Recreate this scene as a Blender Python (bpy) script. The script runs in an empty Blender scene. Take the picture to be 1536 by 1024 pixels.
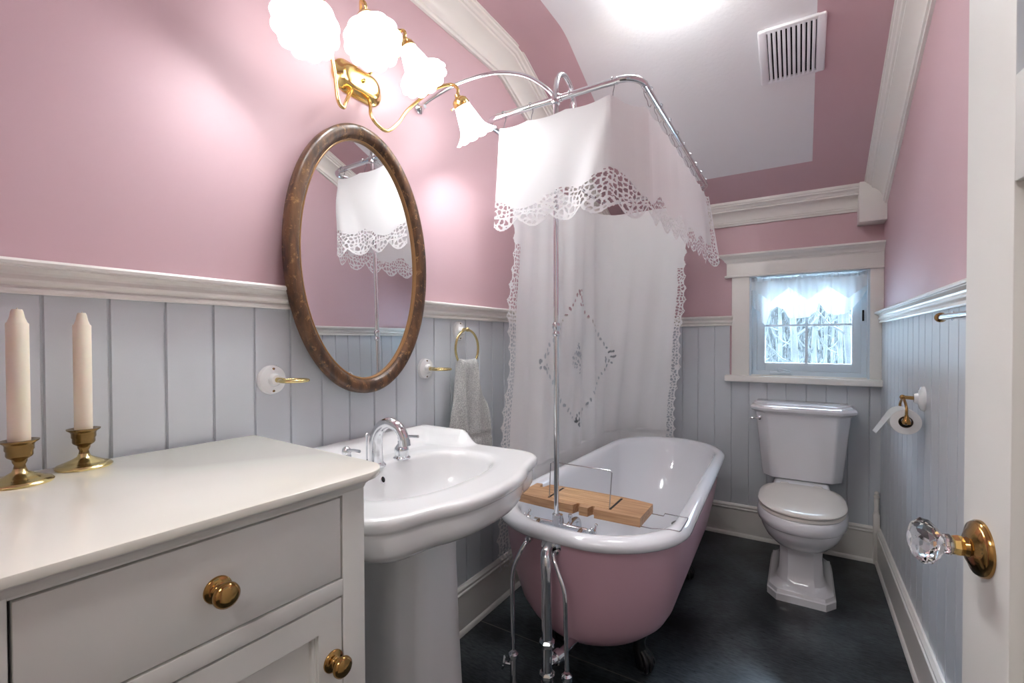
import bpy, bmesh, math, random
from mathutils import Vector, Matrix
V = Vector
PI = math.pi
col = bpy.context.scene.collection
sc = bpy.context.scene
rnd = random.Random(7)

# ------------------------------------------------------------------ helpers
def lin(c):
    c /= 255.0
    return c / 12.92 if c <= 0.04045 else ((c + 0.055) / 1.055) ** 2.4
def S(r, g, b): return (lin(r), lin(g), lin(b), 1.0)

class MB:
    def __init__(self): self.bm = bmesh.new()
    def add(self, other):
        me = bpy.data.meshes.new('tmp'); other.to_mesh(me); other.free()
        self.bm.from_mesh(me); bpy.data.meshes.remove(me)
    def box(self, a, b, bev=0.0, seg=2):
        t = bmesh.new()
        r = bmesh.ops.create_cube(t, size=1.0)
        for v in t.verts:
            v.co = V([(a[i] + b[i]) / 2 + v.co[i] * abs(b[i] - a[i]) for i in range(3)])
        if bev > 0:
            bmesh.ops.bevel(t, geom=list(t.edges), offset=bev, segments=seg, profile=0.5, affect='EDGES')
        self.add(t); return self
    def loft(self, rings, cap0=True, cap1=True, closed=True):
        bm = self.bm
        vs = [[bm.verts.new(p) for p in r] for r in rings]
        n = len(rings[0])
        for i in range(len(vs) - 1):
            for j in range(n if closed else n - 1):
                k = (j + 1) % n
                try: bm.faces.new((vs[i][j], vs[i][k], vs[i + 1][k], vs[i + 1][j]))
                except ValueError: pass
        if cap0 and n > 2: bm.faces.new(list(reversed(vs[0])))
        if cap1 and n > 2: bm.faces.new(vs[-1])
        return self
    def tube(self, pts, r, n=12, closed=False):
        pts = [V(p) for p in pts]; m = len(pts)
        rs = r if isinstance(r, (list, tuple)) else [r] * m
        T = []
        for i in range(m):
            a = pts[(i - 1) % m] if (closed or i > 0) else pts[i]
            b = pts[(i + 1) % m] if (closed or i < m - 1) else pts[i]
            T.append((b - a).normalized())
        u = T[0].orthogonal().normalized()
        rings = []
        for i in range(m):
            u = (u - T[i] * u.dot(T[i]))
            u = u.normalized() if u.length > 1e-6 else T[i].orthogonal().normalized()
            w = T[i].cross(u)
            rings.append([pts[i] + (u * math.cos(2 * PI * k / n) + w * math.sin(2 * PI * k / n)) * rs[i] for k in range(n)])
        if closed:
            rings.append(rings[0])
            self.loft(rings, False, False)
            bmesh.ops.remove_doubles(self.bm, verts=list(self.bm.verts), dist=1e-6)
        else: self.loft(rings)
        return self
    def lathe(self, prof, o=(0, 0, 0), axis=(0, 0, 1), n=32, mod=None, sx=1.0, up=None):
        a = V(axis).normalized()
        u = V(up) if up else (V((0, 0, 1)) if abs(a.z) < .9 else V((1, 0, 0)))
        u = (u - a * u.dot(a)).normalized(); w = a.cross(u); o = V(o)
        rings = []
        for (r, h) in prof:
            ring = []
            for k in range(n):
                t = 2 * PI * k / n
                rr = max(r, 1e-5); hh = h
                if mod: rr, hh = mod(rr, hh, t)
                ring.append(o + a * hh + u * math.cos(t) * rr + w * math.sin(t) * rr * sx)
            rings.append(ring)
        self.loft(rings); return self
    def sphere(self, c, r, n=16, sc_=(1, 1, 1)):
        t = bmesh.new(); bmesh.ops.create_uvsphere(t, u_segments=n, v_segments=max(6, n // 2), radius=1)
        for v in t.verts: v.co = V((c[0] + v.co.x * r * sc_[0], c[1] + v.co.y * r * sc_[1], c[2] + v.co.z * r * sc_[2]))
        self.add(t); return self
    def grid(self, fn, nu, nv, hole=None):
        bm = self.bm; vs = {}
        def vt(i, j):
            if (i, j) not in vs: vs[(i, j)] = bm.verts.new(fn(i / nu, j / nv))
            return vs[(i, j)]
        for i in range(nu):
            for j in range(nv):
                if hole and hole((i + .5) / nu, (j + .5) / nv): continue
                bm.faces.new((vt(i, j), vt(i + 1, j), vt(i + 1, j + 1), vt(i, j + 1)))
        return self

def obj(name, mb, mat, parent=None, smooth=40, recalc=True):
    bm = mb.bm
    if recalc: bmesh.ops.recalc_face_normals(bm, faces=list(bm.faces))
    me = bpy.data.meshes.new(name); bm.to_mesh(me); bm.free()
    if smooth:
        me.shade_smooth()
        me.set_sharp_from_angle(angle=math.radians(smooth))
    me.materials.append(mat)
    o = bpy.data.objects.new(name, me); col.objects.link(o)
    if parent:
        o.parent = parent
        q = parent
        while q.parent: q = q.parent
        if 'world_built' in q.keys() and parent is q:
            o.matrix_parent_inverse = Matrix.Translation(-V(q.location))
    return o
ROOTS = []
def thing(name, label, cat, loc=(0, 0, 0), rz=0.0, group=None, local=False):
    o = bpy.data.objects.new(name, None); col.objects.link(o)
    o.empty_display_size = .05
    o.location = loc; o.rotation_euler = (0, 0, rz)
    o['label'] = label; o['category'] = cat
    if group: o['group'] = group
    if not local: o['world_built'] = 1
    ROOTS.append(o)
    return o
def tag(o, label, cat, group=None):
    o['label'] = label; o['category'] = cat
    if group: o['group'] = group
    return o
def struct(name, mb, mat, parent=None, smooth=40):
    o = obj(name, mb, mat, parent, smooth)
    if not parent: o['kind'] = 'structure'
    return o

def arc(c, r, a0, a1, n, ax=(1, 0, 0), ay=(0, 0, 1)):
    c, ax, ay = V(c), V(ax), V(ay)
    return [c + ax * r * math.cos(math.radians(a0 + (a1 - a0) * i / n)) + ay * r * math.sin(math.radians(a0 + (a1 - a0) * i / n)) for i in range(n + 1)]
def spline(pts, n=8, closed=False):
    pts = [V(p) for p in pts]; m = len(pts); out = []
    rng = range(m if closed else m - 1)
    for i in rng:
        if closed: p0, p1, p2, p3 = pts[i - 1], pts[i], pts[(i + 1) % m], pts[(i + 2) % m]
        else: p0, p1, p2, p3 = pts[max(i - 1, 0)], pts[i], pts[i + 1], pts[min(i + 2, m - 1)]
        for k in range(n):
            t = k / n
            out.append(.5 * ((2 * p1) + (p2 - p0) * t + (2 * p0 - 5 * p1 + 4 * p2 - p3) * t * t + (3 * p1 - p0 - 3 * p2 + p3) * t ** 3))
    if not closed: out.append(pts[-1])
    return out
def sstep(a, b, x):
    t = min(1, max(0, (x - a) / (b - a))) if a != b else float(x > a)
    return t * t * (3 - 2 * t)
def rrect(x0, x1, y0, y1, rs, n=8):
    """rounded rectangle, radii for corners (x1,y0),(x1,y1),(x0,y1),(x0,y0); counter-clockwise"""
    cs = [(x1 - rs[0], y0 + rs[0], -90, rs[0]), (x1 - rs[1], y1 - rs[1], 0, rs[1]), (x0 + rs[2], y1 - rs[2], 90, rs[2]), (x0 + rs[3], y0 + rs[3], 180, rs[3])]
    pts = []
    for cx, cy, a, r in cs:
        for i in range(n + 1):
            t = math.radians(a + 90 * i / n); pts.append((cx + r * math.cos(t), cy + r * math.sin(t)))
    return pts

# ------------------------------------------------------------------ materials
def mat(name, color, rough=.5, metal=0.0, bump=None, noise=None, coat=0.0, spec=.5, trans=0.0, emit=None, sheen=0.0, ior=None):
    m = bpy.data.materials.new(name); m.use_nodes = True
    nt = m.node_tree; b = nt.nodes['Principled BSDF']
    b.inputs['Base Color'].default_value = color
    b.inputs['Roughness'].default_value = rough
    b.inputs['Metallic'].default_value = metal
    b.inputs['Coat Weight'].default_value = coat
    b.inputs['Coat Roughness'].default_value = .06
    b.inputs['Specular IOR Level'].default_value = spec
    b.inputs['Transmission Weight'].default_value = trans
    b.inputs['Sheen Weight'].default_value = sheen
    if ior: b.inputs['IOR'].default_value = ior
    if emit:
        b.inputs['Emission Color'].default_value = emit[0]; b.inputs['Emission Strength'].default_value = emit[1]
    tc = nt.nodes.new('ShaderNodeTexCoord')
    if noise:   # (scale, amount, dark colour)
        n = nt.nodes.new('ShaderNodeTexNoise'); n.inputs['Scale'].default_value = noise[0]; n.inputs['Detail'].default_value = 6
        nt.links.new(tc.outputs['Object'], n.inputs['Vector'])
        r = nt.nodes.new('ShaderNodeValToRGB'); r.color_ramp.elements[0].position = .5 - noise[1]; r.color_ramp.elements[1].position = .5 + noise[1]
        r.color_ramp.elements[0].color = noise[2]; r.color_ramp.elements[1].color = color
        nt.links.new(n.outputs['Fac'], r.inputs['Fac']); nt.links.new(r.outputs['Color'], b.inputs['Base Color'])
    if bump:    # (scale, strength, distance)
        n = nt.nodes.new('ShaderNodeTexNoise'); n.inputs['Scale'].default_value = bump[0]; n.inputs['Detail'].default_value = 4
        nt.links.new(tc.outputs['Object'], n.inputs['Vector'])
        bp = nt.nodes.new('ShaderNodeBump'); bp.inputs['Strength'].default_value = bump[1]; bp.inputs['Distance'].default_value = bump[2]
        nt.links.new(n.outputs['Fac'], bp.inputs['Height']); nt.links.new(bp.outputs['Normal'], b.inputs['Normal'])
    return m

PINK = S(209, 175, 181)
M = {}
M['pink'] = mat('pink_wall_paint', PINK, .5, bump=(90, .04, .002))
M['grey'] = mat('grey_board_paint', S(209, 213, 218), .30, bump=(60, .03, .002))
M['trim'] = mat('cream_trim_paint', S(240, 236, 230), .3)
M['chest'] = mat('cream_cabinet_paint', S(232, 231, 226), .38)
M['chest_top'] = mat('cream_gloss_top', S(243, 240, 229), .12, coat=.4)
M['dark'] = mat('dark_recess', S(24, 22, 22), .8)
M['brass'] = mat('polished_brass', S(176, 138, 84), .14, 1.0)
M['gold'] = mat('bright_gold', S(236, 202, 132), .16, 1.0)
M['antique'] = mat('antique_brass', S(146, 120, 78), .26, 1.0, noise=(30, .25, S(100, 80, 50)))
M['pale_brass'] = mat('pale_brass', S(208, 190, 136), .2, 1.0)
M['chrome'] = mat('chrome', S(225, 227, 230), .08, 1.0)
M['steel'] = mat('steel_wire', S(190, 192, 195), .25, 1.0)
M['porcelain'] = mat('white_porcelain', S(240, 240, 240), .1, coat=.5)
M['toilet'] = mat('toilet_porcelain', S(240, 239, 242), .12, coat=.5)
M['seat'] = mat('toilet_seat_plastic', S(236, 230, 222), .2)
M['enamel'] = mat('white_enamel', S(238, 238, 242), .1, coat=.6)
M['tub_pink'] = mat('pink_tub_paint', S(212, 170, 182), .3)
M['iron'] = mat('black_iron', S(14, 14, 16), .28)
M['black_rubber'] = mat('black_rubber', S(20, 21, 24), .35)
M['wax'] = mat('candle_wax', S(243, 232, 212), .5)
M['wax'].node_tree.nodes['Principled BSDF'].inputs['Subsurface Weight'].default_value = .25
M['wax'].node_tree.nodes['Principled BSDF'].inputs['Subsurface Radius'].default_value = (.02, .012, .008)
M['wick'] = mat('candle_wick', S(226, 218, 205), .9)
M['mirror'] = mat('mirror_glass', S(238, 240, 240), .01, 1.0)
M['towel'] = mat('grey_terry', S(222, 221, 217), 1.0, bump=(260, 1.0, .006), noise=(240, .22, S(158, 158, 157)), sheen=.4)
M['paper'] = mat('toilet_paper', S(246, 245, 243), .9, bump=(150, .1, .001))
M['card'] = mat('paper_core', S(120, 104, 92), .9)
M['vent'] = mat('vent_plastic', S(236, 234, 238), .4)
M['vinyl'] = mat('white_vinyl', S(214, 226, 234), .3)
M['crystal'] = mat('crystal_glass', (1, 1, 1, 1), .0, trans=1.0, ior=1.52)
M['wood_rail'] = mat('brown_rod', S(90, 62, 44), .5)
M['bark'] = mat('tree_bark', S(70, 75, 76), .9, noise=(6, .2, S(36, 39, 41)))
M['snow'] = mat('pale_ground', S(205, 212, 216), .9, noise=(1.5, .2, S(150, 155, 150)))

def cloth(name, color, tl=.4, see=0.0, weave=400, rough=.9):
    m = bpy.data.materials.new(name); m.use_nodes = True; nt = m.node_tree; nt.nodes.clear()
    out = nt.nodes.new('ShaderNodeOutputMaterial')
    d = nt.nodes.new('ShaderNodeBsdfDiffuse'); d.inputs['Color'].default_value = color; d.inputs['Roughness'].default_value = rough
    t = nt.nodes.new('ShaderNodeBsdfTranslucent'); t.inputs['Color'].default_value = color
    mx = nt.nodes.new('ShaderNodeMixShader'); mx.inputs[0].default_value = tl
    nt.links.new(d.outputs[0], mx.inputs[1]); nt.links.new(t.outputs[0], mx.inputs[2])
    tc = nt.nodes.new('ShaderNodeTexCoord'); n = nt.nodes.new('ShaderNodeTexNoise'); n.inputs['Scale'].default_value = weave; n.inputs['Detail'].default_value = 3
    nt.links.new(tc.outputs['Object'], n.inputs['Vector'])
    bp = nt.nodes.new('ShaderNodeBump'); bp.inputs['Strength'].default_value = .15; bp.inputs['Distance'].default_value = .002
    nt.links.new(n.outputs['Fac'], bp.inputs['Height']); nt.links.new(bp.outputs[0], d.inputs['Normal'])
    last = mx
    if see > 0:
        tr = nt.nodes.new('ShaderNodeBsdfTransparent'); m2 = nt.nodes.new('ShaderNodeMixShader'); m2.inputs[0].default_value = see
        nt.links.new(mx.outputs[0], m2.inputs[1]); nt.links.new(tr.outputs[0], m2.inputs[2]); last = m2
    nt.links.new(last.outputs[0], out.inputs[0])
    return m
M['curtain'] = cloth('white_linen', S(250, 249, 249), .28)
M['lace'] = cloth('white_cutwork_lace', S(247, 246, 246), .25)
M['sheer'] = cloth('sheer_white_voile', S(244, 248, 250), .32, .14)

def glow_glass(name, color, strength):
    m = mat(name, color, .3); b = m.node_tree.nodes['Principled BSDF']
    b.inputs['Emission Color'].default_value = (.95, 1.0, 1.0, 1); b.inputs['Emission Strength'].default_value = strength
    return m
M['shade'] = glow_glass('lit_frosted_glass_shade', S(250, 248, 247), 4.4)
M['bowl_glass'] = glow_glass('lit_frosted_bowl_glass', S(250, 248, 246), 15.5)
def emission(name, color, strength):
    m = bpy.data.materials.new(name); m.use_nodes = True; nt = m.node_tree; nt.nodes.clear()
    out = nt.nodes.new('ShaderNodeOutputMaterial'); e = nt.nodes.new('ShaderNodeEmission')
    e.inputs[0].default_value = color; e.inputs[1].default_value = strength
    nt.links.new(e.outputs[0], out.inputs[0]); return m
BULB = 150.0
M['bulb'] = emission('lit_bulb', (.96, .98, 1.0, 1), BULB)
M['bulb_ceiling'] = emission('lit_ceiling_bulb', (.96, .98, 1.0, 1), 40.0)

# window pane: thin clear glass = mostly straight-through plus a glossy surface reflection
def pane_mat():
    m = bpy.data.materials.new('window_pane_glass'); m.use_nodes = True; nt = m.node_tree; nt.nodes.clear()
    out = nt.nodes.new('ShaderNodeOutputMaterial'); t = nt.nodes.new('ShaderNodeBsdfTransparent'); g = nt.nodes.new('ShaderNodeBsdfGlossy')
    t.inputs[0].default_value = (.95, .98, 1, 1); g.inputs['Roughness'].default_value = .02
    f = nt.nodes.new('ShaderNodeFresnel'); mx = nt.nodes.new('ShaderNodeMixShader')
    nt.links.new(f.outputs[0], mx.inputs[0]); nt.links.new(t.outputs[0], mx.inputs[1]); nt.links.new(g.outputs[0], mx.inputs[2]); nt.links.new(mx.outputs[0], out.inputs[0])
    return m
M['pane'] = pane_mat()
M['door_glass'] = mat('frosted_door_glass', S(172, 206, 240), .12, spec=.6)

# ceiling: pink border painted round a white stippled field
def ceiling_mat():
    m = mat('ceiling_paint', S(240, 238, 240), .7)
    nt = m.node_tree; b = nt.nodes['Principled BSDF']
    tc = nt.nodes.new('ShaderNodeTexCoord'); sp = nt.nodes.new('ShaderNodeSeparateXYZ'); nt.links.new(tc.outputs['Object'], sp.inputs[0])
    def cmp(sock, op, val):
        n = nt.nodes.new('ShaderNodeMath'); n.operation = op; nt.links.new(sp.outputs[sock], n.inputs[0]); n.inputs[1].default_value = val; return n
    a, c, d = cmp(0, 'GREATER_THAN', -.868), cmp(0, 'LESS_THAN', .046), cmp(1, 'LESS_THAN', 2.85)
    m1 = nt.nodes.new('ShaderNodeMath'); m1.operation = 'MULTIPLY'; nt.links.new(a.outputs[0], m1.inputs[0]); nt.links.new(c.outputs[0], m1.inputs[1])
    m2 = nt.nodes.new('ShaderNodeMath'); m2.operation = 'MULTIPLY'; nt.links.new(m1.outputs[0], m2.inputs[0]); nt.links.new(d.outputs[0], m2.inputs[1])
    mx = nt.nodes.new('ShaderNodeMix'); mx.data_type = 'RGBA'
    mx.inputs[6].default_value = PINK; mx.inputs[7].default_value = S(240, 238, 240)
    nt.links.new(m2.outputs[0], mx.inputs[0]); nt.links.new(mx.outputs[2], b.inputs['Base Color'])
    n = nt.nodes.new('ShaderNodeTexNoise'); n.inputs['Scale'].default_value = 70; n.inputs['Detail'].default_value = 5; nt.links.new(tc.outputs['Object'], n.inputs['Vector'])
    mu = nt.nodes.new('ShaderNodeMath'); mu.operation = 'MULTIPLY'; nt.links.new(n.outputs['Fac'], mu.inputs[0]); nt.links.new(m2.outputs[0], mu.inputs[1])
    bp = nt.nodes.new('ShaderNodeBump'); bp.inputs['Strength'].default_value = .2; bp.inputs['Distance'].default_value = .004
    nt.links.new(mu.outputs[0], bp.inputs['Height']); nt.links.new(bp.outputs[0], b.inputs['Normal'])
    return m
M['ceiling'] = ceiling_mat()

# floor: near-black mottled sheet with fine brushed grain and one seam
def floor_mat():
    m = mat('black_floor', S(26, 29, 33), .3)
    nt = m.node_tree; b = nt.nodes['Principled BSDF']
    tc = nt.nodes.new('ShaderNodeTexCoord')
    mp = nt.nodes.new('ShaderNodeMapping'); mp.inputs['Scale'].default_value = (14, 60, 1); mp.inputs['Rotation'].default_value = (0, 0, .35)
    nt.links.new(tc.outputs['Object'], mp.inputs[0])
    n1 = nt.nodes.new('ShaderNodeTexNoise'); n1.inputs['Scale'].default_value = 2.2; n1.inputs['Detail'].default_value = 8; n1.inputs['Roughness'].default_value = .7
    nt.links.new(mp.outputs[0], n1.inputs['Vector'])
    n2 = nt.nodes.new('ShaderNodeTexNoise'); n2.inputs['Scale'].default_value = 3.5; n2.inputs['Detail'].default_value = 5; nt.links.new(tc.outputs['Object'], n2.inputs['Vector'])
    mu = nt.nodes.new('ShaderNodeMath'); mu.operation = 'MULTIPLY'; nt.links.new(n1.outputs['Fac'], mu.inputs[0]); nt.links.new(n2.outputs['Fac'], mu.inputs[1])
    r = nt.nodes.new('ShaderNodeValToRGB'); r.color_ramp.elements[0].position = .17; r.color_ramp.elements[1].position = .38
    r.color_ramp.elements[0].color = S(9, 12, 15); r.color_ramp.elements[1].color = S(84, 91, 96)
    nt.links.new(mu.outputs[0], r.inputs[0])
    sp = nt.nodes.new('ShaderNodeSeparateXYZ'); nt.links.new(tc.outputs['Object'], sp.inputs[0])
    d = nt.nodes.new('ShaderNodeMath'); d.operation = 'SUBTRACT'; nt.links.new(sp.outputs[1], d.inputs[0]); d.inputs[1].default_value = 1.614
    ab = nt.nodes.new('ShaderNodeMath'); ab.operation = 'ABSOLUTE'; nt.links.new(d.outputs[0], ab.inputs[0])
    lt = nt.nodes.new('ShaderNodeMath'); lt.operation = 'LESS_THAN'; nt.links.new(ab.outputs[0], lt.inputs[0]); lt.inputs[1].default_value = .0018
    mx = nt.nodes.new('ShaderNodeMix'); mx.data_type = 'RGBA'; nt.links.new(lt.outputs[0], mx.inputs[0]); nt.links.new(r.outputs[0], mx.inputs[6]); mx.inputs[7].default_value = S(120, 112, 108)
    nt.links.new(mx.outputs[2], b.inputs['Base Color'])
    rr = nt.nodes.new('ShaderNodeMapRange'); rr.inputs['To Min'].default_value = .2; rr.inputs['To Max'].default_value = .42
    nt.links.new(n1.outputs['Fac'], rr.inputs['Value']); nt.links.new(rr.outputs[0], b.inputs['Roughness'])
    bp = nt.nodes.new('ShaderNodeBump'); bp.inputs['Strength'].default_value = .12; bp.inputs['Distance'].default_value = .003
    nt.links.new(n1.outputs['Fac'], bp.inputs['Height']); nt.links.new(bp.outputs[0], b.inputs['Normal'])
    return m
M['floor'] = floor_mat()

def wood_mat(name, c1, c2, scale=(3, 60, 60), rough=.45, mottled=None):
    m = mat(name, c1, rough); nt = m.node_tree; b = nt.nodes['Principled BSDF']
    tc = nt.nodes.new('ShaderNodeTexCoord'); mp = nt.nodes.new('ShaderNodeMapping'); mp.inputs['Scale'].default_value = scale
    nt.links.new(tc.outputs['Object'], mp.inputs[0])
    n = nt.nodes.new('ShaderNodeTexNoise'); n.inputs['Scale'].default_value = 1.5; n.inputs['Detail'].default_value = 6; nt.links.new(mp.outputs[0], n.inputs['Vector'])
    r = nt.nodes.new('ShaderNodeValToRGB'); r.color_ramp.elements[0].position = .35; r.color_ramp.elements[1].position = .62
    r.color_ramp.elements[0].color = c2; r.color_ramp.elements[1].color = c1
    nt.links.new(n.outputs['Fac'], r.inputs[0])
    src = r.outputs[0]
    if mottled:
        n2 = nt.nodes.new('ShaderNodeTexNoise'); n2.inputs['Scale'].default_value = mottled[0]; n2.inputs['Detail'].default_value = 9; n2.inputs['Roughness'].default_value = .75
        nt.links.new(tc.outputs['Object'], n2.inputs['Vector'])
        r2 = nt.nodes.new('ShaderNodeValToRGB'); r2.color_ramp.elements[0].position = mottled[2]; r2.color_ramp.elements[1].position = mottled[2] + .08
        nt.links.new(n2.outputs['Fac'], r2.inputs[0])
        mx = nt.nodes.new('ShaderNodeMix'); mx.data_type = 'RGBA'; nt.links.new(r2.outputs[0], mx.inputs[0]); nt.links.new(src, mx.inputs[6]); mx.inputs[7].default_value = mottled[1]
        src = mx.outputs[2]
    nt.links.new(src, b.inputs['Base Color'])
    return m
M['bamboo'] = wood_mat('bamboo_wood', S(196, 155, 116), S(166, 124, 88), (4, 70, 70))
M['bamboo_light'] = wood_mat('bamboo_slats', S(212, 172, 128), S(182, 140, 100), (4, 55, 55))
M['frame_wood'] = wood_mat('worn_gilt_wood', S(104, 72, 46), S(52, 34, 22), (30, 30, 8), .34, (48, S(150, 114, 74), .55))
M['frame_lip'] = mat('gilt_lip', S(150, 112, 72), .4, .3)

# ------------------------------------------------------------------ room shell
XL, XR, YB, ZC, YK, SL = -1.185, .371, 3.169, 2.53, 1.845, .42
YF = -.09
def ceil_z(y): return ZC if y < YK else ZC - SL * (y - YK)
LW = -1.178            # face of the left wainscot boards

b = MB().box((-1.32, -1.75, -.06), (1.4, 3.30, 0)); struct('floor', b, M['floor'])
b = MB().box((-1.32, YF - .12, 0), (XL, YB + .12, 2.65)); wl = struct('wall_left', b, M['pink'])
b = MB().box((XR, YF - .12, 0), (XR + .12, YB + .12, 2.65)); wr = struct('wall_right', b, M['pink'])
WX0, WX1, WZ0, WZ1 = -.262, .314, .985, 1.582
b = MB()
b.box((XL - .0, YB, 0), (WX0, YB + .12, 2.2)); b.box((WX1, YB, 0), (XR, YB + .12, 2.2))
b.box((WX0, YB, 0), (WX1, YB + .12, WZ0)); b.box((WX0, YB, WZ1), (WX1, YB + .12, 2.2))
wb = struct('wall_back', b, M['pink'])
# ceiling: flat, eased fold, slope
ys = [YF - .12] + [YK - .06, YK - .03, YK, YK + .03, YK + .06] + [YB + .12]
def cz(y):
    if abs(y - YK) <= .06: t = (y - YK + .06) / .12; return ZC - SL * .12 * t * t / 2
    return ceil_z(y)
b = MB(); rings = []
for y in ys: rings.append([V((XL - .1, y, cz(y))), V((XR + .1, y, cz(y))), V((XR + .1, y, cz(y) + .1)), V((XL - .1, y, cz(y) + .1))])
b.loft(rings); struct('ceiling', b, M['ceiling'], smooth=60)
# front wall with the doorway the camera looks through, and the hall behind it
DX0, DX1 = -.58, .285
b = MB(); b.box((XL, YF - .12, 0), (DX0, YF, 2.6)); b.box((DX1, YF - .12, 0), (XR, YF, 2.6)); b.box((DX0, YF - .12, 2.08), (DX1, YF, 2.6))
struct('wall_front', b, M['pink'])
b = MB(); b.box((-1.32, -1.75, 0), (1.4, -1.65, 2.6)); b.box((-1.42, -1.75, 0), (-1.32, YF - .12, 2.6)); b.box((1.4, -1.75, 0), (1.5, YF - .12, 2.6))
b.box((XR + .12, YF - .12, 0), (1.5, YF - .02, 2.6)); b.box((-1.42, -1.75, 2.5), (1.5, YF - .12, 2.6))
struct('wall_hall', b, mat('hall_paint', S(226, 218, 206), .6))

# wainscot boards with routed grooves
def boards(name, a, bnd, z0, z1, grooves, face, back, axis, parent):
    """board face runs along `axis` (0=x, 1=y) from a to bnd; face/back = coordinate of the front and rear planes"""
    gd = .0055 if back < face else -.0055
    prof = [(a, back), (a, face)]
    for g in grooves:
        if a + .01 < g < bnd - .01:
            prof += [(g - .0035, face), (g - .0015, face - gd), (g + .0015, face - gd), (g + .0035, face)]
    prof += [(bnd, face), (bnd, back)]
    f = (lambda p, z: V((p[0], p[1], z))) if axis == 0 else (lambda p, z: V((p[1], p[0], z)))
    b = MB()
    lo = [f(p, z0) for p in prof]; hi = [f(p, z1) for p in prof]
    b.loft([lo, hi], True, True)
    return struct(name, b, M['grey'], parent, smooth=0)
gl = [.0724 + .0983 * k for k in range(-1, 32)]
boards('wainscot', YF, YB, 0.02, 1.29, gl, LW, XL - .004, 1, wl)
gb = [-.359 - .0964 * k for k in range(8, 0, -1)] + [-.359 + .0964 * k for k in range(0, 8)]
boards('wainscot', XL + .007, -.37, .02, 1.29, gb, YB - .007, YB + .004, 0, wb)
boards('wainscot', -.37, XR, .02, .95, gb, YB - .007, YB + .004, 0, wb)
gr = [2.34 + .1015 * k for k in range(-24, 9)]
boards('wainscot', YF, YB - .007, .02, 1.29, gr, XR - .007, XR + .004, 1, wr)

# straight mouldings: profile (out, z) swept along a wall
rail_p = [(0, 1.286), (.013, 1.286), (.015, 1.290), (.013, 1.295), (.008, 1.297), (.008, 1.300), (.013, 1.302), (.017, 1.306), (.018, 1.311), (.014, 1.315), (.012, 1.319), (.014, 1.324), (.021, 1.329), (.028, 1.331), (.028, 1.334), (.033, 1.335), (.034, 1.341), (.030, 1.346), (0, 1.347)]
base_p = [(0, 0), (.024, 0), (.023, .012), (.018, .02), (.015, .022), (.015, .160), (.018, .163), (.020, .167), (.019, .171), (.014, .174), (.016, .179), (.016, .185), (.010, .191), (.007, .195), (0, .195)]
def moulding(name, prof, wall, a, bnd, material=None, parent=None, m0=0, m1=0):
    """wall: ('x',coord,sign) or ('y',coord,sign); a..bnd along the wall; m0/m1 mitre sign per unit of out"""
    k, c, s = wall; r0, r1 = [], []
    for o, z in prof:
        if k == 'x': r0.append(V((c + s * o, a + m0 * o, z))); r1.append(V((c + s * o, bnd + m1 * o, z)))
        else: r0.append(V((a + m0 * o, c + s * o, z))); r1.append(V((bnd + m1 * o, c + s * o, z)))
    b = MB().loft([r0, r1]); return struct(name, b, material or M['trim'], parent, smooth=32)
struct_rail = moulding('trim_1', rail_p, ('x', LW + .0, 1), YF, YB - .007, m1=-1)
moulding('trim_2', rail_p, ('y', YB - .007, -1), LW, -.352, m0=1)
moulding('trim_3', rail_p, ('x', XR - .007, -1), YF, YB - .012)
moulding('baseboard_left', base_p, ('x', LW, 1), YF, YB - .007, m1=-1)
moulding('baseboard_back', base_p, ('y', YB - .007, -1), LW, XR - .007, m0=1, m1=-1)
moulding('baseboard_right', base_p, ('x', XR - .007, -1), YF, YB - .007, m1=-1)
# little turned corner post where the two baseboards meet
b = MB(); cx, cy = XR - .007 - .017, YB - .007 - .017
b.box((cx - .014, cy - .014, 0), (cx + .014, cy + .014, .27), .002)
b.lathe([(.0, .268), (.013, .268), (.013, .275), (.010, .28), (.012, .285), (.010, .29), (.011, .32), (.012, .345), (.010, .35), (.013, .357), (.013, .364), (.009, .368), (.011, .375), (.010, .383), (.004, .388), (0, .389)], (cx, cy, 0), n=20)
struct('trim_4', b, M['trim'])

# crown: flat run then down the slope, both side walls
crown_p = [(0, .116), (.012, .116), (.014, .106), (.021, .104), (.022, .096), (.020, .090), (.024, .074), (.038, .054), (.056, .040), (.072, .033), (.073, .024), (.081, .022), (.086, .014), (.096, .010), (.098, .004), (.106, .003), (.106, 0)]
def crown(name, wx, sgn, yend, k=1.0):
    t2 = math.tan(math.atan(SL) / 2); rings = []
    for st in range(3):
        ring = []
        for o, dn in crown_p + [(0, -.01)]:
            o *= k
            ym = YK - dn * t2
            if st == 0: ring.append(V((wx + sgn * o, YF, ZC - dn)))
            elif st == 1: ring.append(V((wx + sgn * o, ym, ZC - dn)))
            else: ring.append(V((wx + sgn * o, yend, ZC - SL * (yend - YK) - dn * math.hypot(1, SL))))
        rings.append(ring)
    b = MB().loft(rings); struct(name, b, M['trim'], smooth=35)
crown('trim_5', XL, 1, YB)
crown('trim_6', XR, -1, 3.06, .9)
cb_p = [(0, 1.893), (.012, 1.893), (.014, 1.900), (.014, 1.904), (.021, 1.905), (.023, 1.912), (.020, 1.918), (.022, 1.932), (.032, 1.948), (.050, 1.962), (.066, 1.968), (.072, 1.969), (.073, 1.978), (.080, 1.979), (.084, 1.986), (.094, 1.992), (.099, 1.994), (.100, 2.003), (.107, 2.004), (.108, 2.020), (0, 2.06)]
moulding('trim_7', cb_p, ('y', YB, -1), XL, .260)
b = MB().box((.256, 3.055, 1.813), (XR, YB, 2.04), .002); struct('trim_8', b, M['trim'])

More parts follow.
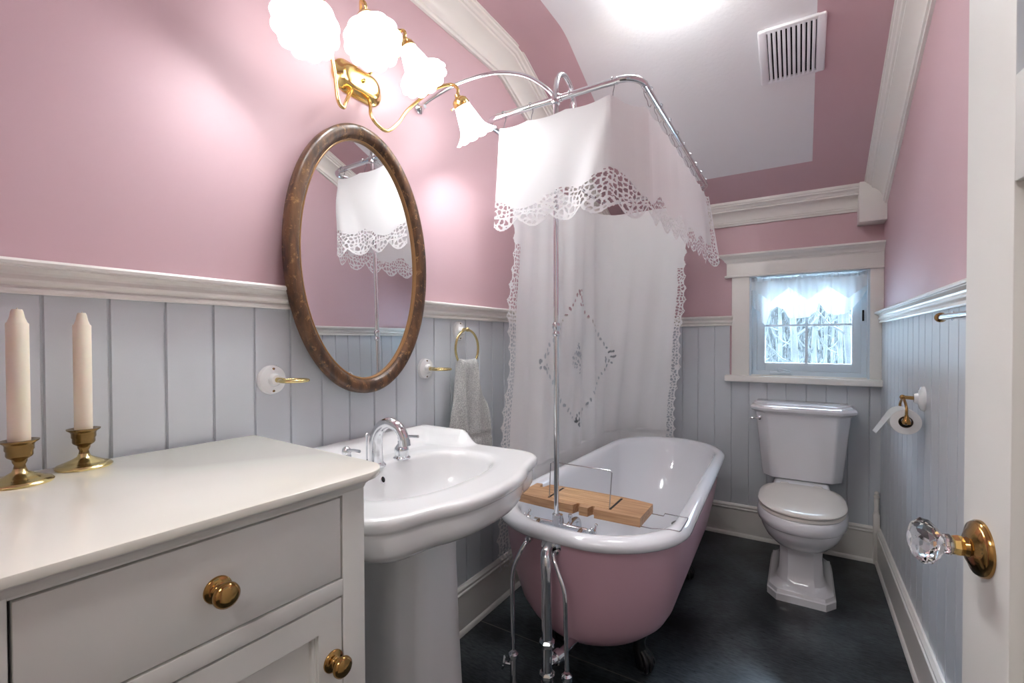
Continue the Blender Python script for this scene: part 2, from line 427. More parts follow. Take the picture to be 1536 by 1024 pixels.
# ------------------------------------------------------------------ window
win = MB()
win.box((-.358, YB - .022, .985), (-.262, YB + .001, 1.588), .002); win.box((.314, YB - .022, .985), (XR, YB + .001, 1.588), .002)
W = struct('window_1', win, M['trim'])
b = MB(); b.box((-.386, YB - .03, 1.588), (XR, YB, 1.664), .002); b.box((-.397, YB - .036, 1.578), (XR, YB, 1.590), .003)
obj('head_board', b, M['trim'], W)
cp = [(0, 1.660), (.032, 1.660), (.036, 1.668), (.042, 1.671), (.046, 1.680), (.056, 1.690), (.066, 1.694), (.070, 1.700), (.078, 1.704), (.080, 1.714), (0, 1.716)]
r0 = [V((-.386 + .03 - o if o > 0 else -.386, YB - o, z)) for o, z in cp]; r1 = [V((XR, YB - o, z)) for o, z in cp]
r0 = [V((-.354 - o if o > .01 else -.354, YB - o, z)) for o, z in cp]
obj('head_crown', MB().loft([r0, r1]), M['trim'], W, 35)
b = MB().box((-.393, YB - .062, .948), (XR, YB + .01, .985), .006, 3); b.box((-.262, YB, .96), (.314, YB + .1, .990)); obj('window_sill', b, M['trim'], W)
b = MB()   # jamb liner
b.box((-.262, YB - .012, .985), (-.252, YB + .12, 1.582)); b.box((.304, YB - .012, .985), (.314, YB + .12, 1.582)); b.box((-.262, YB - .01, 1.572), (.314, YB + .12, 1.582))
b.box((-.252, YB + .03, .99), (-.226, YB + .1, 1.572)); b.box((.280, YB + .03, .99), (.304, YB + .1, 1.572)); b.box((-.226, YB + .02, .99), (.280, YB + .1, 1.014))
obj('window_frame', b, M['vinyl'], W)
sy0, sy1 = YB + .04, YB + .075
b = MB(); b.box((-.226, sy0, 1.014), (-.182, sy1, 1.56), .003); b.box((.240, sy0, 1.014), (.280, sy1, 1.56), .003)
b.box((-.182, sy0, 1.014), (.240, sy1, 1.062), .003); b.box((-.182, sy0, 1.515), (.240, sy1, 1.56), .003)
sash = obj('window_sash', b, M['vinyl'], W)
b = MB(); b.box((.021, sy0 + .008, 1.062), (.035, sy1 - .008, 1.515)); b.box((-.182, sy0 + .008, 1.277), (.021, sy1 - .008, 1.289)); b.box((.035, sy0 + .008, 1.277), (.240, sy1 - .008, 1.289))
obj('muntin', b, M['vinyl'], sash)
b = MB(); b.box((-.182, sy0 + .016, 1.062), (.240, sy0 + .02, 1.515)); obj('window_pane', b, M['pane'], sash)
b = MB(); b.box((-.155, YB + .012, .996), (-.045, YB + .034, 1.012), .004); b.lathe([(.0, 0), (.012, 0), (.012, .014), (.006, .02), (0, .022)], (-.105, YB + .02, 1.010), (0, -.3, 1), 14)
b.tube([(-.105, YB + .01, 1.026), (-.085, YB + .006, 1.022), (-.05, YB + .006, 1.014)], [.005, .005, .004], 8)
obj('crank_handle', b, M['vinyl'], W)
b = MB(); b.box((.284, YB + .018, 1.30), (.292, YB + .032, 1.36), .002); obj('sash_lock', b, M['dark'], W)

# gathered window valance on a rod
vt = thing('window_valance', 'short sheer white gathered valance with zigzag points hanging in the small window', 'curtain', (.025, YB - .012, 1.55))
b = MB().tube([(-.25, YB + .022, 1.560), (.302, YB + .022, 1.560)], .005, 10); obj('curtain_rod', b, M['wood_rail'], vt)
bot = [(-.258, 1.42), (-.235, 1.385), (-.205, 1.365), (-.200, 1.305), (-.178, 1.285), (-.160, 1.33), (-.150, 1.375), (-.118, 1.395), (-.085, 1.375), (-.06, 1.325), (0, 1.322), (.04, 1.33), (.075, 1.36), (.085, 1.405), (.10, 1.385), (.125, 1.345), (.17, 1.335), (.215, 1.345), (.250, 1.385), (.283, 1.43), (.301, 1.47)]
def botz(x):
    for (xa, za), (xb, zb) in zip(bot, bot[1:]):
        if xa <= x <= xb: return za + (zb - za) * (x - xa) / (xb - xa)
    return bot[0][1] if x < bot[0][0] else bot[-1][1]
def vfn(u, v):
    x = -.252 + .552 * u; zt = 1.572 + .004 * math.sin(u * 70); z = zt + (botz(x) - zt) * v
    amp = .006 + .008 * v
    y = YB + .006 - .01 * v + amp * math.sin(u * 62 + 1.3 * math.sin(u * 17)) + .005 * math.sin(u * 23 + v * 3)
    if .1 < v < .2: y += .003 * math.sin(u * 200)
    return V((x, min(y, YB + .015) , z))
b = MB().grid(vfn, 170, 36); obj('valance_cloth', b, M['sheer'], vt, 80, recalc=False)
def vfn2(u, v):   # overlapping swag layer whose points show through the sheer
    x = -.252 + .552 * u; z = 1.545 - v * (.045 + .075 * abs(((u * 3.0 + .45) % 1.0) * 2 - 1))
    return V((x, YB - .014 + .007 * math.sin(u * 50), z))
b = MB().grid(vfn2, 120, 14); obj('swag_layer', b, M['sheer'], vt, 80, recalc=False)

# ------------------------------------------------------------------ outside: bare winter trees beyond the window
b = MB().box((-14, 3.4, -1.3), (14, 30, -1.0)); g = struct('ground_outside', b, M['snow'])
def tree(x, y, h, r, seed, lean):
    R = random.Random(seed)
    t = thing('bare_tree', 'pale bare winter tree seen through the window panes', 'tree', (x, y, -1.0), group='bare trees outside the window')
    pts = [V((x + lean * k / 7 + R.uniform(-.03, .03), y, -1.0 + h * k / 7)) for k in range(8)]
    pts[0] = V((x, y, -1.02))
    b = MB().tube(spline(pts, 3), [r * (1 - .7 * i / 21) for i in range(22)], 8); obj('trunk', b, M['bark'], t)
    n_ = 0
    for k in range(9):
        b = MB(); f = .2 + .75 * k / 9; p = pts[int(f * 7)].lerp(pts[min(7, int(f * 7) + 1)], f * 7 % 1)
        s_ = 1 if k % 2 else -1; L = R.uniform(.22, .36)
        q = p + V((s_ * L, R.uniform(-.12, .12), L * R.uniform(.5, 1.4))); mid = p.lerp(q, .5) + V((0, 0, -.04))
        b.tube([p, mid, q], [r * .35, r * .22, r * .06], 5)
        for j in range(5):
            w = p.lerp(mid, j / 4) if j < 2 else mid.lerp(q, (j - 1) / 4); w2 = w + V((R.uniform(-.1, .1) + s_ * .04, R.uniform(-.1, .1), R.uniform(.05, .3)))
            b.tube([w, w2], [r * .12, r * .04], 4)
        obj('branch', b, M['bark'], t)
R = random.Random(3)
for k, (x, y) in enumerate([(-.30, 4.7), (.42, 5.2), (-.02, 5.9), (-.52, 6.4), (.62, 6.9), (.10, 7.7), (-.62, 8.2), (.50, 8.8), (-.15, 9.6), (.95, 9.9), (-.85, 10.4), (.35, 11.0), (-.35, 12.0), (1.05, 12.2), (.62, 13.0)]):
    tree(x, y, R.uniform(3.6, 4.6), R.uniform(.03, .06) * (1 if k % 4 else 1.7), 100 + k, R.uniform(-.15, .15))
b = MB()
for k in range(2600):   # brushwood thicket behind the trees
    y = R.uniform(14, 18); x = R.uniform(-1.3, 1.9); z = R.uniform(-1.0, 3.6)
    b.tube([V((x, y, z)), V((x + R.uniform(-.25, .25), y, z + R.uniform(.3, 1.1)))], [R.uniform(.008, .03), .005], 4)
th_ = obj('thicket', b, M['bark']); th_['kind'] = 'stuff'; th_['label'] = 'pale winter brushwood far behind the bare trees outside the window'; th_['category'] = 'brushwood'

# ------------------------------------------------------------------ door standing open at the right, crystal knob
da = math.radians(6.3)
e = V((-math.sin(da), math.cos(da), 0)); nrm = V((-math.cos(da), -math.sin(da), 0)); up = V((0, 0, 1))
PR = V((.1835, .765, 0))
def D(t, o, z): return PR + e * t + nrm * o + up * z
def dbox(b, t0, t1, o0, o1, z0, z1, bev=.0):
    t = bmesh.new(); bmesh.ops.create_cube(t, size=1.0)
    if bev:
        for v in t.verts: v.co = V((v.co.x * abs(t1 - t0), v.co.y * abs(o1 - o0), v.co.z * abs(z1 - z0)))
        bmesh.ops.bevel(t, geom=list(t.edges), offset=bev, segments=2, profile=.5, affect='EDGES')
        for v in t.verts: v.co = D((t0 + t1) / 2 + v.co.x, (o0 + o1) / 2 + v.co.y, (z0 + z1) / 2 + v.co.z)
    else:
        for v in t.verts: v.co = D((t0 + t1) / 2 + v.co.x * (t1 - t0), (o0 + o1) / 2 + v.co.y * (o1 - o0), (z0 + z1) / 2 + v.co.z * (z1 - z0))
    b.add(t)
T0, T1 = -.70, .052
b = MB()
dbox(b, T1 - .112, T1, -.036, 0, .012, 2.04, .002); dbox(b, T0, T0 + .112, -.036, 0, .012, 2.04, .002)
for z0, z1 in ((.012, .24), (1.366, 1.478), (1.93, 2.04)): dbox(b, T0 + .112, T1 - .112, -.036, 0, z0, z1, .0015)
door = struct('door_1', b, M['chest'])
b = MB()
for z0, z1 in ((.24, 1.366),): dbox(b, T0 + .108, T1 - .108, -.030, -.012, z0 - .003, z1 + .003)
obj('door_panel', b, M['chest'], door)
b = MB(); dbox(b, T0 + .108, T1 - .108, -.024, -.008, 1.474, 1.934); obj('door_pane', b, M['door_glass'], door)
kz = .951
b = MB().lathe([(0, .0), (.033, .0), (.033, .004), (.030, .008), (.022, .011), (.019, .013), (.012, .014), (.011, .018), (0, .018)], D(0, 0, kz), nrm, 40); obj('rosette', b, M['brass'], door)
b = MB().lathe([(0, .014), (.008, .014), (.008, .017), (.0115, .018), (.0125, .022), (.0115, .027), (.010, .028), (0, .028)], D(0, 0, kz), nrm, 8); obj('knob_shank', b, M['gold'], door, 20)
b = MB()
a = nrm; u = up; w = a.cross(u); o = D(0, 0, kz); rings = []
for i, (r, h, tw) in enumerate([(.009, .028, 0), (.0125, .030, 0), (.0115, .037, 0), (.019, .042, .5), (.0262, .049, 0), (.0275, .056, .5), (.021, .064, 0), (.010, .068, .5)]):
    rings.append([o + a * h + (u * math.cos(2 * PI * (k + tw) / 12) + w * math.sin(2 * PI * (k + tw) / 12)) * r for k in range(12)])
b.loft(rings); bmesh.ops.triangulate(b.bm, faces=[f for f in b.bm.faces if len(f.verts) == 4])
kn = obj('door_knob', b, M['crystal'], door, 0); kn['label'] = 'faceted clear crystal knob'

# ------------------------------------------------------------------ chest of drawers (local frame: x = out from wall, y = along wall)
CH = thing('cabinet', 'cream painted cabinet with glossy top, one wide drawer over a panelled door', 'cabinet', (-1.142, .597, 0), math.radians(-3), local=True)
b = MB()
b.box((0, -.49, .02), (.44, 0, .942)); b.box((.44, -.045, .02), (.475, 0, .942), .001); b.box((.44, -.49, .02), (.475, -.445, .942), .001)
b.box((.44, -.445, .933), (.475, -.045, .942)); b.box((.44, -.445, .760), (.475, -.045, .788), .001); b.box((.44, -.445, .02), (.475, -.045, .10), .001)
b.box((.02, -.47, 0), (.45, -.02, .02))
obj('body', b, M['chest'], CH)
# top slab and the little ogee beneath it
def slab_ring(x1, y1, z, r): return [V((p[0], p[1], z)) for p in rrect(-.006, x1, -.535, y1, (.02, r, .004, .004), 8)]
b = MB().loft([slab_ring(.498, .042, .9545, .056), slab_ring(.5015, .0455, .956, .058), slab_ring(.502, .046, .9575, .058), slab_ring(.502, .046, .966, .058), slab_ring(.5013, .0453, .9674, .058), slab_ring(.499, .043, .968, .057)])
tp = obj('top', b, M['chest_top'], CH); tp['label'] = 'glossy cream top'
def og(x1, y1, z): return [V((p[0], p[1], z)) for p in rrect(0, x1, -.49, y1, (.003, .004 + max(0, y1) * .6, .003, .003), 4)]
b = MB().loft([og(.476, .001, .936), og(.478, .004, .940), og(.479, .006, .944), og(.484, .012, .948), og(.491, .025, .951), og(.492, .030, .9545)]); obj('top_moulding', b, M['chest'], CH)
b = MB().box((.45, -.4415, .7915), (.4745, -.0485, .9295), .0015); dr = obj('drawer', b, M['chest'], CH)
def knob(x, y, z, parent):
    b = MB().lathe([(0, 0), (.0185, 0), (.0185, .002), (.0175, .0035), (.012, .0055), (.008, .007), (.0072, .011), (.0078, .0145), (.0115, .0175), (.0158, .021), (.0175, .025), (.0168, .0295), (.013, .033), (.007, .0345), (0, .035)], (x, y, z), (1, 0, 0), 40)
    return obj('knob', b, M['brass'], parent, 75)
knob(.4745, -.245, .857, dr)
b = MB()
fx0, fx1 = .452, .4745
b.box((fx0, -.4415, .104), (fx1, -.397, .7565)); b.box((fx0, -.092, .104), (fx1, -.0485, .7565))
b.box((fx0, -.397, .712), (fx1, -.092, .7565)); b.box((fx0, -.397, .104), (fx1, -.092, .15))
dd = obj('door', b, M['chest'], CH)
b = MB()
r_out, r_in = [], []
pr_ = [(.0, .4705), (.0035, .4705), (.0037, .467), (.0075, .4655), (.0085, .459)]
rings = []
for o_, x_ in pr_: rings.append([V((x_, y, z)) for y, z in ((-.397 + o_, .15 + o_), (-.092 - o_, .15 + o_), (-.092 - o_, .712 - o_), (-.397 + o_, .712 - o_))])
b.loft(rings, False, True); obj('door_panel', b, M['chest'], dd, 12)
knob(.4745, -.0655, .655, dd)

# ------------------------------------------------------------------ candles
def candle_set(x, y, first):
    nm = 'near the left edge of the cabinet top' if first else 'second from the left on the cabinet top'
    h = thing('candlestick', 'small brass candlestick ' + nm, 'candlestick', (x, y, .968), group='brass candlesticks')
    b = MB().lathe([(0, 0), (.0405, 0), (.0415, .003), (.039, .006), (.034, .008), (.030, .0085), (.027, .011), (.018, .015), (.010, .020), (.0075, .026), (0, .026)], (x, y, .968), n=40); obj('base', b, M['pale_brass'], h)
    b = MB().lathe([(0, .025), (.0078, .025), (.0068, .031), (.009, .036), (.0095, .040), (.015, .044), (.0165, .047), (.0165, .054), (.0178, .056), (.0178, .063), (.0192, .066), (.024, .0695), (.0245, .0715), (.020, .072), (.0145, .070), (.0145, .058), (0, .058)], (x, y, .968), n=40); obj('cup', b, M['antique'], h, 60)
    c = thing('candle', ('thick' if first else 'thin') + ' ivory candle standing in the brass candlestick ' + nm, 'candle', (x, y, 1.0265), group='ivory candles')
    r = .0138 if first else .0132; zt = 1.230
    b = MB().lathe([(0, 1.0262), (r - .0008, 1.0262), (r, 1.04), (r, zt), (r - .002, zt + .0025), (r - .0045, zt + .010), (r - .0062, zt + .020), (r - .0076, zt + .0235), (r - .0095, zt + .021), (0, zt + .019)], (x, y, 0), n=32); obj('candle_body', b, M['wax'], c)
    b = MB().tube([(x, y, zt + .018), (x + .001, y, zt + .026)], .0012, 6); obj('wick', b, M['wick'], c)
candle_set(-1.083, .218, True)
candle_set(-1.126, .311, False)

# ------------------------------------------------------------------ oval mirror
MX, MY, MZ, MA, MBb = -1.150, .987, 1.448, .266, .408
mir = thing('mirror', 'tall oval wall mirror in a worn brown wooden frame above the sink', 'mirror', (MX, MY, MZ))
N = 180; rings = []
fp = [(.0, .0), (.0, .020), (-.003, .025), (-.010, .0275), (-.022, .0275), (-.031, .025), (-.036, .020), (-.040, .015), (-.046, .011), (-.046, .0)]
def ell(ins, dx): return [V((MX + dx, MY + (MA + ins) * math.cos(2 * PI * k / N), MZ + (MBb + ins) * math.sin(2 * PI * k / N))) for k in range(N)]
b = MB().loft([ell(i, d) for i, d in fp] + [ell(*fp[0])], False, False); bmesh.ops.remove_doubles(b.bm, verts=list(b.bm.verts), dist=1e-6)
fr = obj('frame', b, M['frame_wood'], mir, 50)
b = MB().loft([ell(-.042, .0135), ell(-.044, .0145), ell(-.0475, .012), ell(-.0475, .006)], False, False); obj('frame_lip', b, M['frame_lip'], mir)
b = MB().loft([ell(-.044, .001), ell(-.044, .006)]); obj('glass', b, M['mirror'], mir, 0)
mir.rotation_euler = (0, -.016, 0)   # leans a touch: pushed out by the rail below, flat to the wall above

# ------------------------------------------------------------------ wall light with four bell shades
sco = thing('wall_light', 'brass wall light with four frosted bell shades above the oval mirror', 'lamp', (XL, 1.0, 2.008))
def stad(hl, hh, x, n=14):
    pts = []
    for k in range(n + 1): t = -PI / 2 + PI * k / n; pts.append((hl + hh * math.cos(t), hh * math.sin(t)))
    for k in range(n + 1): t = PI / 2 + PI * k / n; pts.append((-hl + hh * math.cos(t), hh * math.sin(t)))
    return [V((x, 1.0 + p[0], 2.008 + p[1])) for p in pts]
b = MB().loft([stad(.045, .050, XL), stad(.045, .050, XL + .006), stad(.044, .046, XL + .010), stad(.042, .042, XL + .012), stad(.040, .036, XL + .024), stad(.036, .030, XL + .030), stad(.033, .024, XL + .031)])
b.lathe([(0, 0), (.006, 0), (.006, .006), (.003, .008), (0, .009)], (XL + .031, 1.0, 2.008), (1, 0, 0), 14)
obj('wall_plate', b, M['gold'], sco)
shades = [((-.976, .677, 1.932), (.35, -.5, -.79)), ((-.976, .88, 2.003), (.5, -.25, -.83)), ((-.998, 1.10, 2.018), (.45, .15, -.88)), ((-.976, 1.348, 1.925), (.2, .5, -.84))]
starts = [(.955, -.01), (.975, -.02), (1.02, -.02), (1.045, -.01)]
for i, (O, a) in enumerate(shades):
    O = V(O); a = V(a).normalized(); nk = O - a * .118
    arm_end = nk - a * .022
    sy, sz = starts[i]
    if i == 3: pts = [(-1.165, 1.03, 1.968), (-1.13, 1.005, 1.925), (-1.108, .988, 1.885), (-1.10, 1.005, 1.862), (-1.10, 1.046, 1.858), (-1.10, 1.094, 1.902), (-1.10, 1.14, 1.964), (-1.075, 1.225, 2.055), (-1.035, 1.275, 2.088), nk + V((-.006, -.008, .045)), arm_end]
    elif i == 0: pts = [(-1.165, .965, 1.968), (-1.13, .925, 1.925), (-1.108, .895, 1.885), (-1.10, .880, 1.862), (-1.10, .862, 1.876), (-1.10, .850, 1.955), (-1.085, .815, 2.04), (-1.05, .765, 2.09), nk + V((-.006, .008, .045)), arm_end]
    else:
        p0 = V((-1.160, .975 if i == 1 else 1.03, 2.045))
        pts = [p0, p0 + V((.03, 0, .04)), p0.lerp(nk, .55) + V((0, 0, .075)), nk + V((-.022, 0, .058)), nk + V((-.006, 0, .045)), arm_end]
    b = MB().tube(spline(pts, 7), .0055, 10); ar = obj('arm', b, M['gold'], sco)
    b = MB().lathe([(0, -.026), (.008, -.026), (.010, -.018), (.020, -.012), (.026, -.006), (.0285, .004), (.0285, .014), (.0265, .014), (.026, .0), (0, -.004)], nk, a, 28)
    for k in range(3):
        t = 2 * PI * k / 3 + .5; uu = a.orthogonal().normalized(); ww = a.cross(uu); d_ = uu * math.cos(t) + ww * math.sin(t)
        b.tube([nk + a * .008 + d_ * .027, nk + a * .008 + d_ * .038], .002, 6); b.sphere(nk + a * .008 + d_ * .039, .0035, 8)
    obj('shade_holder', b, M['gold'], sco)
    def md(r, h, t, _=0):
        f = sstep(.055, .118, h)
        return r * (1 + .085 * f * (abs(math.cos(6 * t)) ** .7 - .6)), h + .006 * f * abs(math.cos(6 * t)) ** .7
    prof_o = [(.0255, .0), (.027, .012), (.030, .028), (.0345, .045), (.038, .060), (.041, .074), (.046, .088), (.055, .100), (.066, .110), (.076, .118)]
    prof_i = [(r - .0025, h + .0015) for r, h in reversed(prof_o)]
    b = MB().lathe(prof_o + prof_i, nk, a, 80, md)
    sh = obj('shade', b, M['shade'], sco, 60)
    bc = nk + a * .060
    b = MB().lathe([(0, -.052), (.012, -.052), (.013, -.02), (.022, -.008), (.0275, .004), (.029, .016), (.0265, .030), (.019, .041), (.009, .046), (0, .047)], bc, a, 24); obj('bulb', b, M['bulb'], sco)

# ------------------------------------------------------------------ porcelain-and-brass wall holders on the left wall
def mount(parent, y, z, ry, rz_):
    b = MB().lathe([(0, 0), (1, 0), (1, .004), (.93, .010), (.72, .013), (.45, .015), (.40, .022), (.33, .026), (0, .026)], (0, 0, 0), (1, 0, 0), 36)
    for v in b.bm.verts: v.co = V((LW + v.co.x, y + v.co.y * ry, z + v.co.z * rz_))
    m = obj('mount', b, M['porcelain'], parent)
    b = MB()
    for s in (-1, 1): obj('screw', MB().lathe([(0, 0), (.0042, 0), (.0042, .002), (.002, .003), (0, .003)], (LW + .0105, y, z + s * rz_ * .72), (1, 0, 0), 10), M['antique'], m)
def ring_h(name, label, y, z, R, L, ang):
    t = thing(name, label, 'holder', (LW, y, z), group='tumbler holders')
    mount(t, y, z, .038, .039)
    d = V((math.cos(ang), math.sin(ang), 0)); c = V((LW + .022, y, z)) + d * L
    b = MB().tube([V((LW + .018, y, z)), c - d * (R - .002)], [.007, .006], 10)
    obj('post', b, M['pale_brass'], t)
    b = MB().tube([c + V((math.cos(k * 2 * PI / 40) * R, math.sin(k * 2 * PI / 40) * R, 0)) for k in range(40)], .0042, 10, closed=True); obj('ring', b, M['pale_brass'], t)
ring_h('tumbler_holder', 'white porcelain mount with horizontal brass ring between the cabinet and the mirror', .705, 1.099, .034, .058, .25)
ring_h('tumbler_holder', 'white porcelain mount with horizontal brass ring just right of the mirror', 1.297, 1.097, .034, .058, .0)
tr_ = thing('towel_ring', 'white porcelain mount with hanging brass ring holding a grey towel', 'towel ring', (LW, 1.498, 1.239))
mount(tr_, 1.498, 1.239, .037, .040)
b = MB().tube([(LW + .018, 1.498, 1.243), (LW + .052, 1.492, 1.245)], [.007, .0065], 10); b.sphere((LW + .052, 1.491, 1.244), .009, 12); obj('post', b, M['pale_brass'], tr_)
RC = V((LW + .052, 1.489, 1.169))
b = MB().tube([RC + V((.0, math.cos(k * 2 * PI / 56) * .074, math.sin(k * 2 * PI / 56) * .074)) for k in range(56)], .0048, 10, closed=True); obj('ring', b, M['pale_brass'], tr_)
# towel draped through the ring
tw = thing('hand_towel', 'grey flecked terry hand towel hanging through the brass towel ring', 'towel', (RC.x, 1.50, 1.10))
def trg(z, k0=72):
    f = (1.115 - z) / .36
    hw = .060 + .070 * sstep(0, 1, f) + .012 * f; th = .024 + .006 * f; cy_ = 1.487 + .022 * f
    out = []
    for k in range(k0):
        t = 2 * PI * k / k0; c_, s_ = math.cos(t), math.sin(t)
        yy = cy_ + hw * (abs(c_) ** .8) * (1 if c_ > 0 else -1)
        fold = .010 * math.sin(yy * 75 + 1.0) * min(1, f * 3 + .3) + .005 * math.sin(yy * 150)
        xx = RC.x + .002 + th * (abs(s_) ** .7) * (1 if s_ > 0 else -1) + (fold if s_ > 0 else -fold * .3)
        xx = max(xx, LW + .006)
        band = .0 if not (.80 < z < .826) else -.003 * (1 if s_ > 0 else 0)
        out.append(V((xx + band, yy, z + .006 * math.cos(yy * 40) * (1 if f < .05 else 0))))
    return out
zs = [1.125, 1.120, 1.112, 1.10, 1.085, 1.06, 1.03, 1.0, .97, .94, .91, .88, .86, .845, .832, .828, .824, .818, .812, .804, .80, .796, .78, .765, .755]
rings = [trg(z) for z in zs]
for q, s_ in ((0, .45), (1, .8)):
    c_ = sum(rings[q], V()) / len(rings[q]); rings[q] = [V((c_.x + (p.x - c_.x) * s_, c_.y + (p.y - c_.y) * (.9 + .1 * s_), p.z)) for p in rings[q]]
b = MB().loft(rings); obj('towel_cloth', b, M['towel'], tw, 70)

# ------------------------------------------------------------------ pedestal sink
YC = .932
sink = thing('sink', 'white pedestal sink with serpentine front between cabinet and bathtub', 'sink', (-.90, YC, 0))
half = [(0, -.598), (.05, -.600), (.10, -.606), (.15, -.620), (.20, -.641), (.25, -.656), (.29, -.666), (.32, -.680), (.344, -.705), (.356, -.74), (.358, -.78), (.356, -.85), (.354, -.95), (.354, -1.05), (.354, -1.1775)]
hs = [(p.y, p.x) for p in spline([V((x, d, 0)) for d, x in half], 5)]
poly = [(x, YC + d) for d, x in hs] + [(-1.1775, YC + .3), (-1.1775, YC + .2), (-1.1775, YC + .1), (-1.1775, YC), (-1.1775, YC - .1), (-1.1775, YC - .2), (-1.1775, YC - .3)] + [(x, YC - d * .927) for d, x in reversed(hs)][:-1]
poly = [(x, y) for d, x in []] or poly
CXs, CYs = -.865, YC
NS = 240
def cast(poly, cx, cy, n):
    out = []
    for k in range(n):
        t = 2 * PI * k / n; dx, dy = math.cos(t), math.sin(t); best = 0
        for (x0, y0), (x1, y1) in zip(poly, poly[1:] + poly[:1]):
            ex, ey = x1 - x0, y1 - y0; den = dx * ey - dy * ex
            if abs(den) < 1e-12: continue
            s = ((x0 - cx) * ey - (y0 - cy) * ex) / den; q = ((x0 - cx) * dy - (y0 - cy) * dx) / den
            if s > 0 and -1e-6 <= q <= 1 + 1e-6: best = max(best, s)
        out.append(best)
    return out
RO = cast(poly, CXs, CYs, NS)
def basin_r(t, ax=.150, ay=.236, p=2.3):
    # D-shaped: flatter at the back
    c_, s_ = math.cos(t), math.sin(t); a_ = ax if c_ > 0 else ax * .95
    return (abs(c_ / a_) ** p + abs(s_ / ay) ** p) ** (-1 / p)
def deck(x, y):
    wb_ = 1 - sstep(.022, .085, x + 1.1775)
    ws_ = (1 - sstep(.012, .075, .354 - (y - YC if y > YC else (YC - y) / .927))) * (1 - sstep(-.985, -.905, x))
    mid = .004 * math.cos((y - YC) * 5)
    w_ = max(wb_, ws_) * (1 - sstep(-.985, -.905, x))
    return .851 + .044 * w_ + mid * w_
rings = []
def P(t, r, z): return V((CXs + math.cos(t) * r, CYs + math.sin(t) * r, z))
th = [2 * PI * k / NS for k in range(NS)]
for s_, z in ((.02, .700), (.25, .702), (.50, .708), (.70, .722), (.84, .748), (.92, .785), (.965, .818), (.985, .833), (1.0, .840), (1.02, .8455), (1.045, .849), (1.08, .8508)):
    rings.append([P(t, basin_r(t) * s_, z) for t in th])
def rim(ins, dz, flat=False):
    r = []
    for k, t in enumerate(th):
        q = P(t, max(RO[k] - ins, .05), 0); q.z = (.851 if flat else deck(q.x, q.y)) + dz; r.append(q)
    return r
for f in (.2, .35, .5, .65, .8, .9):
    r = []
    for k, t in enumerate(th):
        rb = basin_r(t) * 1.08; q = P(t, rb + (RO[k] - .016 - rb) * f, 0); q.z = deck(q.x, q.y); r.append(q)
    rings.append(r)
for ins, dz in ((.016, 0), (.008, -.002), (.002, -.007), (0, -.014), (.001, -.022), (.006, -.028)): rings.append(rim(ins, dz))
for ins, z in ((.013, .818), (.016, .814), (.015, .808), (.0155, .790), (.018, .775), (.028, .760), (.05, .745)):
    rings.append([P(t, max(RO[k] - ins, .05), z) for k, t in enumerate(th)])
pc = V((-.915, .945, 0))
def pedr(t, w, d): return (abs(math.cos(t) / d) ** 4 + abs(math.sin(t) / w) ** 4) ** -.25
for f, z in ((.35, .722), (.6, .702), (.85, .68), (1.0, .66)):
    r = []
    for k, t in enumerate(th):
        a_ = P(t, max(RO[k] - .05, .05), z); q = V((pc.x + pedr(t, .105, .095) * math.cos(t), pc.y + pedr(t, .105, .095) * math.sin(t), z)); p_ = a_.lerp(q, f); p_.z = z; r.append(p_)
    rings.append(r)
b = MB().loft(rings); obj('basin', b, M['porcelain'], sink, 55)
b = MB(); o = V((-1.003, .925, .806)); b.lathe([(0, 0), (.012, 0), (.012, .003), (.0085, .0042), (0, .0042)], o, (1, 0, .35), 20, sx=.75); ov = obj('overflow_hole', b, M['chrome'], sink)
b = MB().lathe([(0, .0043), (.0082, .0043), (.0082, .0049), (0, .0049)], o, (1, 0, .35), 18, sx=.7); obj('overflow_opening', b, M['dark'], ov)
b = MB().lathe([(0, .702), (.02, .702), (.019, .705), (0, .706)], (CXs, CYs, 0), n=24); obj('basin_drain', b, M['chrome'], sink)
def pring(w, d, z, ch):   # rectangle with chamfered corners
    pts = [(d, -w + ch), (d, w - ch), (d - ch, w), (-d, w), (-d, -w), (d - ch, -w)]
    out = []
    for (x0, y0), (x1, y1) in zip(pts, pts[1:] + pts[:1]):
        for k in range(4): out.append(V((pc.x + x0 + (x1 - x0) * k / 4, pc.y + y0 + (y1 - y0) * k / 4, z)))
    return out
b = MB().loft([pring(.15, .135, 0, .05), pring(.15, .135, .03, .05), pring(.143, .128, .05, .05), pring(.138, .122, .10, .05), pring(.130, .114, .25, .048), pring(.124, .107, .42, .046), pring(.119, .103, .58, .045), pring(.118, .102, .66, .045), pring(.122, .106, .685, .045)])
bmesh.ops.bevel(b.bm, geom=[e_ for e_ in b.bm.edges if len(e_.link_faces) == 2 and e_.calc_face_angle(0) > .5 and abs(e_.verts[0].co.z - e_.verts[1].co.z) > .01], offset=.012, segments=3, profile=.5, affect='EDGES')
obj('pedestal', b, M['porcelain'], sink, 50)

fau = thing('sink_faucet', 'chrome widespread faucet with arched spout on the back of the white sink', 'faucet', (-1.0, .907, .852))
sy = .907
b = MB(); pts = spline([(-1.005, sy, .848), (-1.008, sy, .90), (-1.004, sy, .935), (-.985, sy, .962), (-.953, sy, .975), (-.920, sy, .966), (-.902, sy, .945), (-.897, sy, .930)], 6)
n_ = len(pts); b.tube(pts, [.0195 - .006 * min(1, i / (n_ * .8)) for i in range(n_)], 20); b.lathe([(0, 0), (.026, 0), (.026, .004), (.022, .008), (.019, .012), (0, .012)], (-1.005, sy, .849), n=28)
b.lathe([(0, 0), (.0148, 0), (.0148, .016), (0, .016)], (-.897, sy, .934), (.15, 0, -1), 24)
obj('spout', b, M['chrome'], fau)
b = MB().tube([(-1.045, sy, .85), (-1.045, sy, .93)], .0028, 8); b.sphere((-1.045, sy, .933), .006, 10); obj('lift_rod', b, M['chrome'], fau)
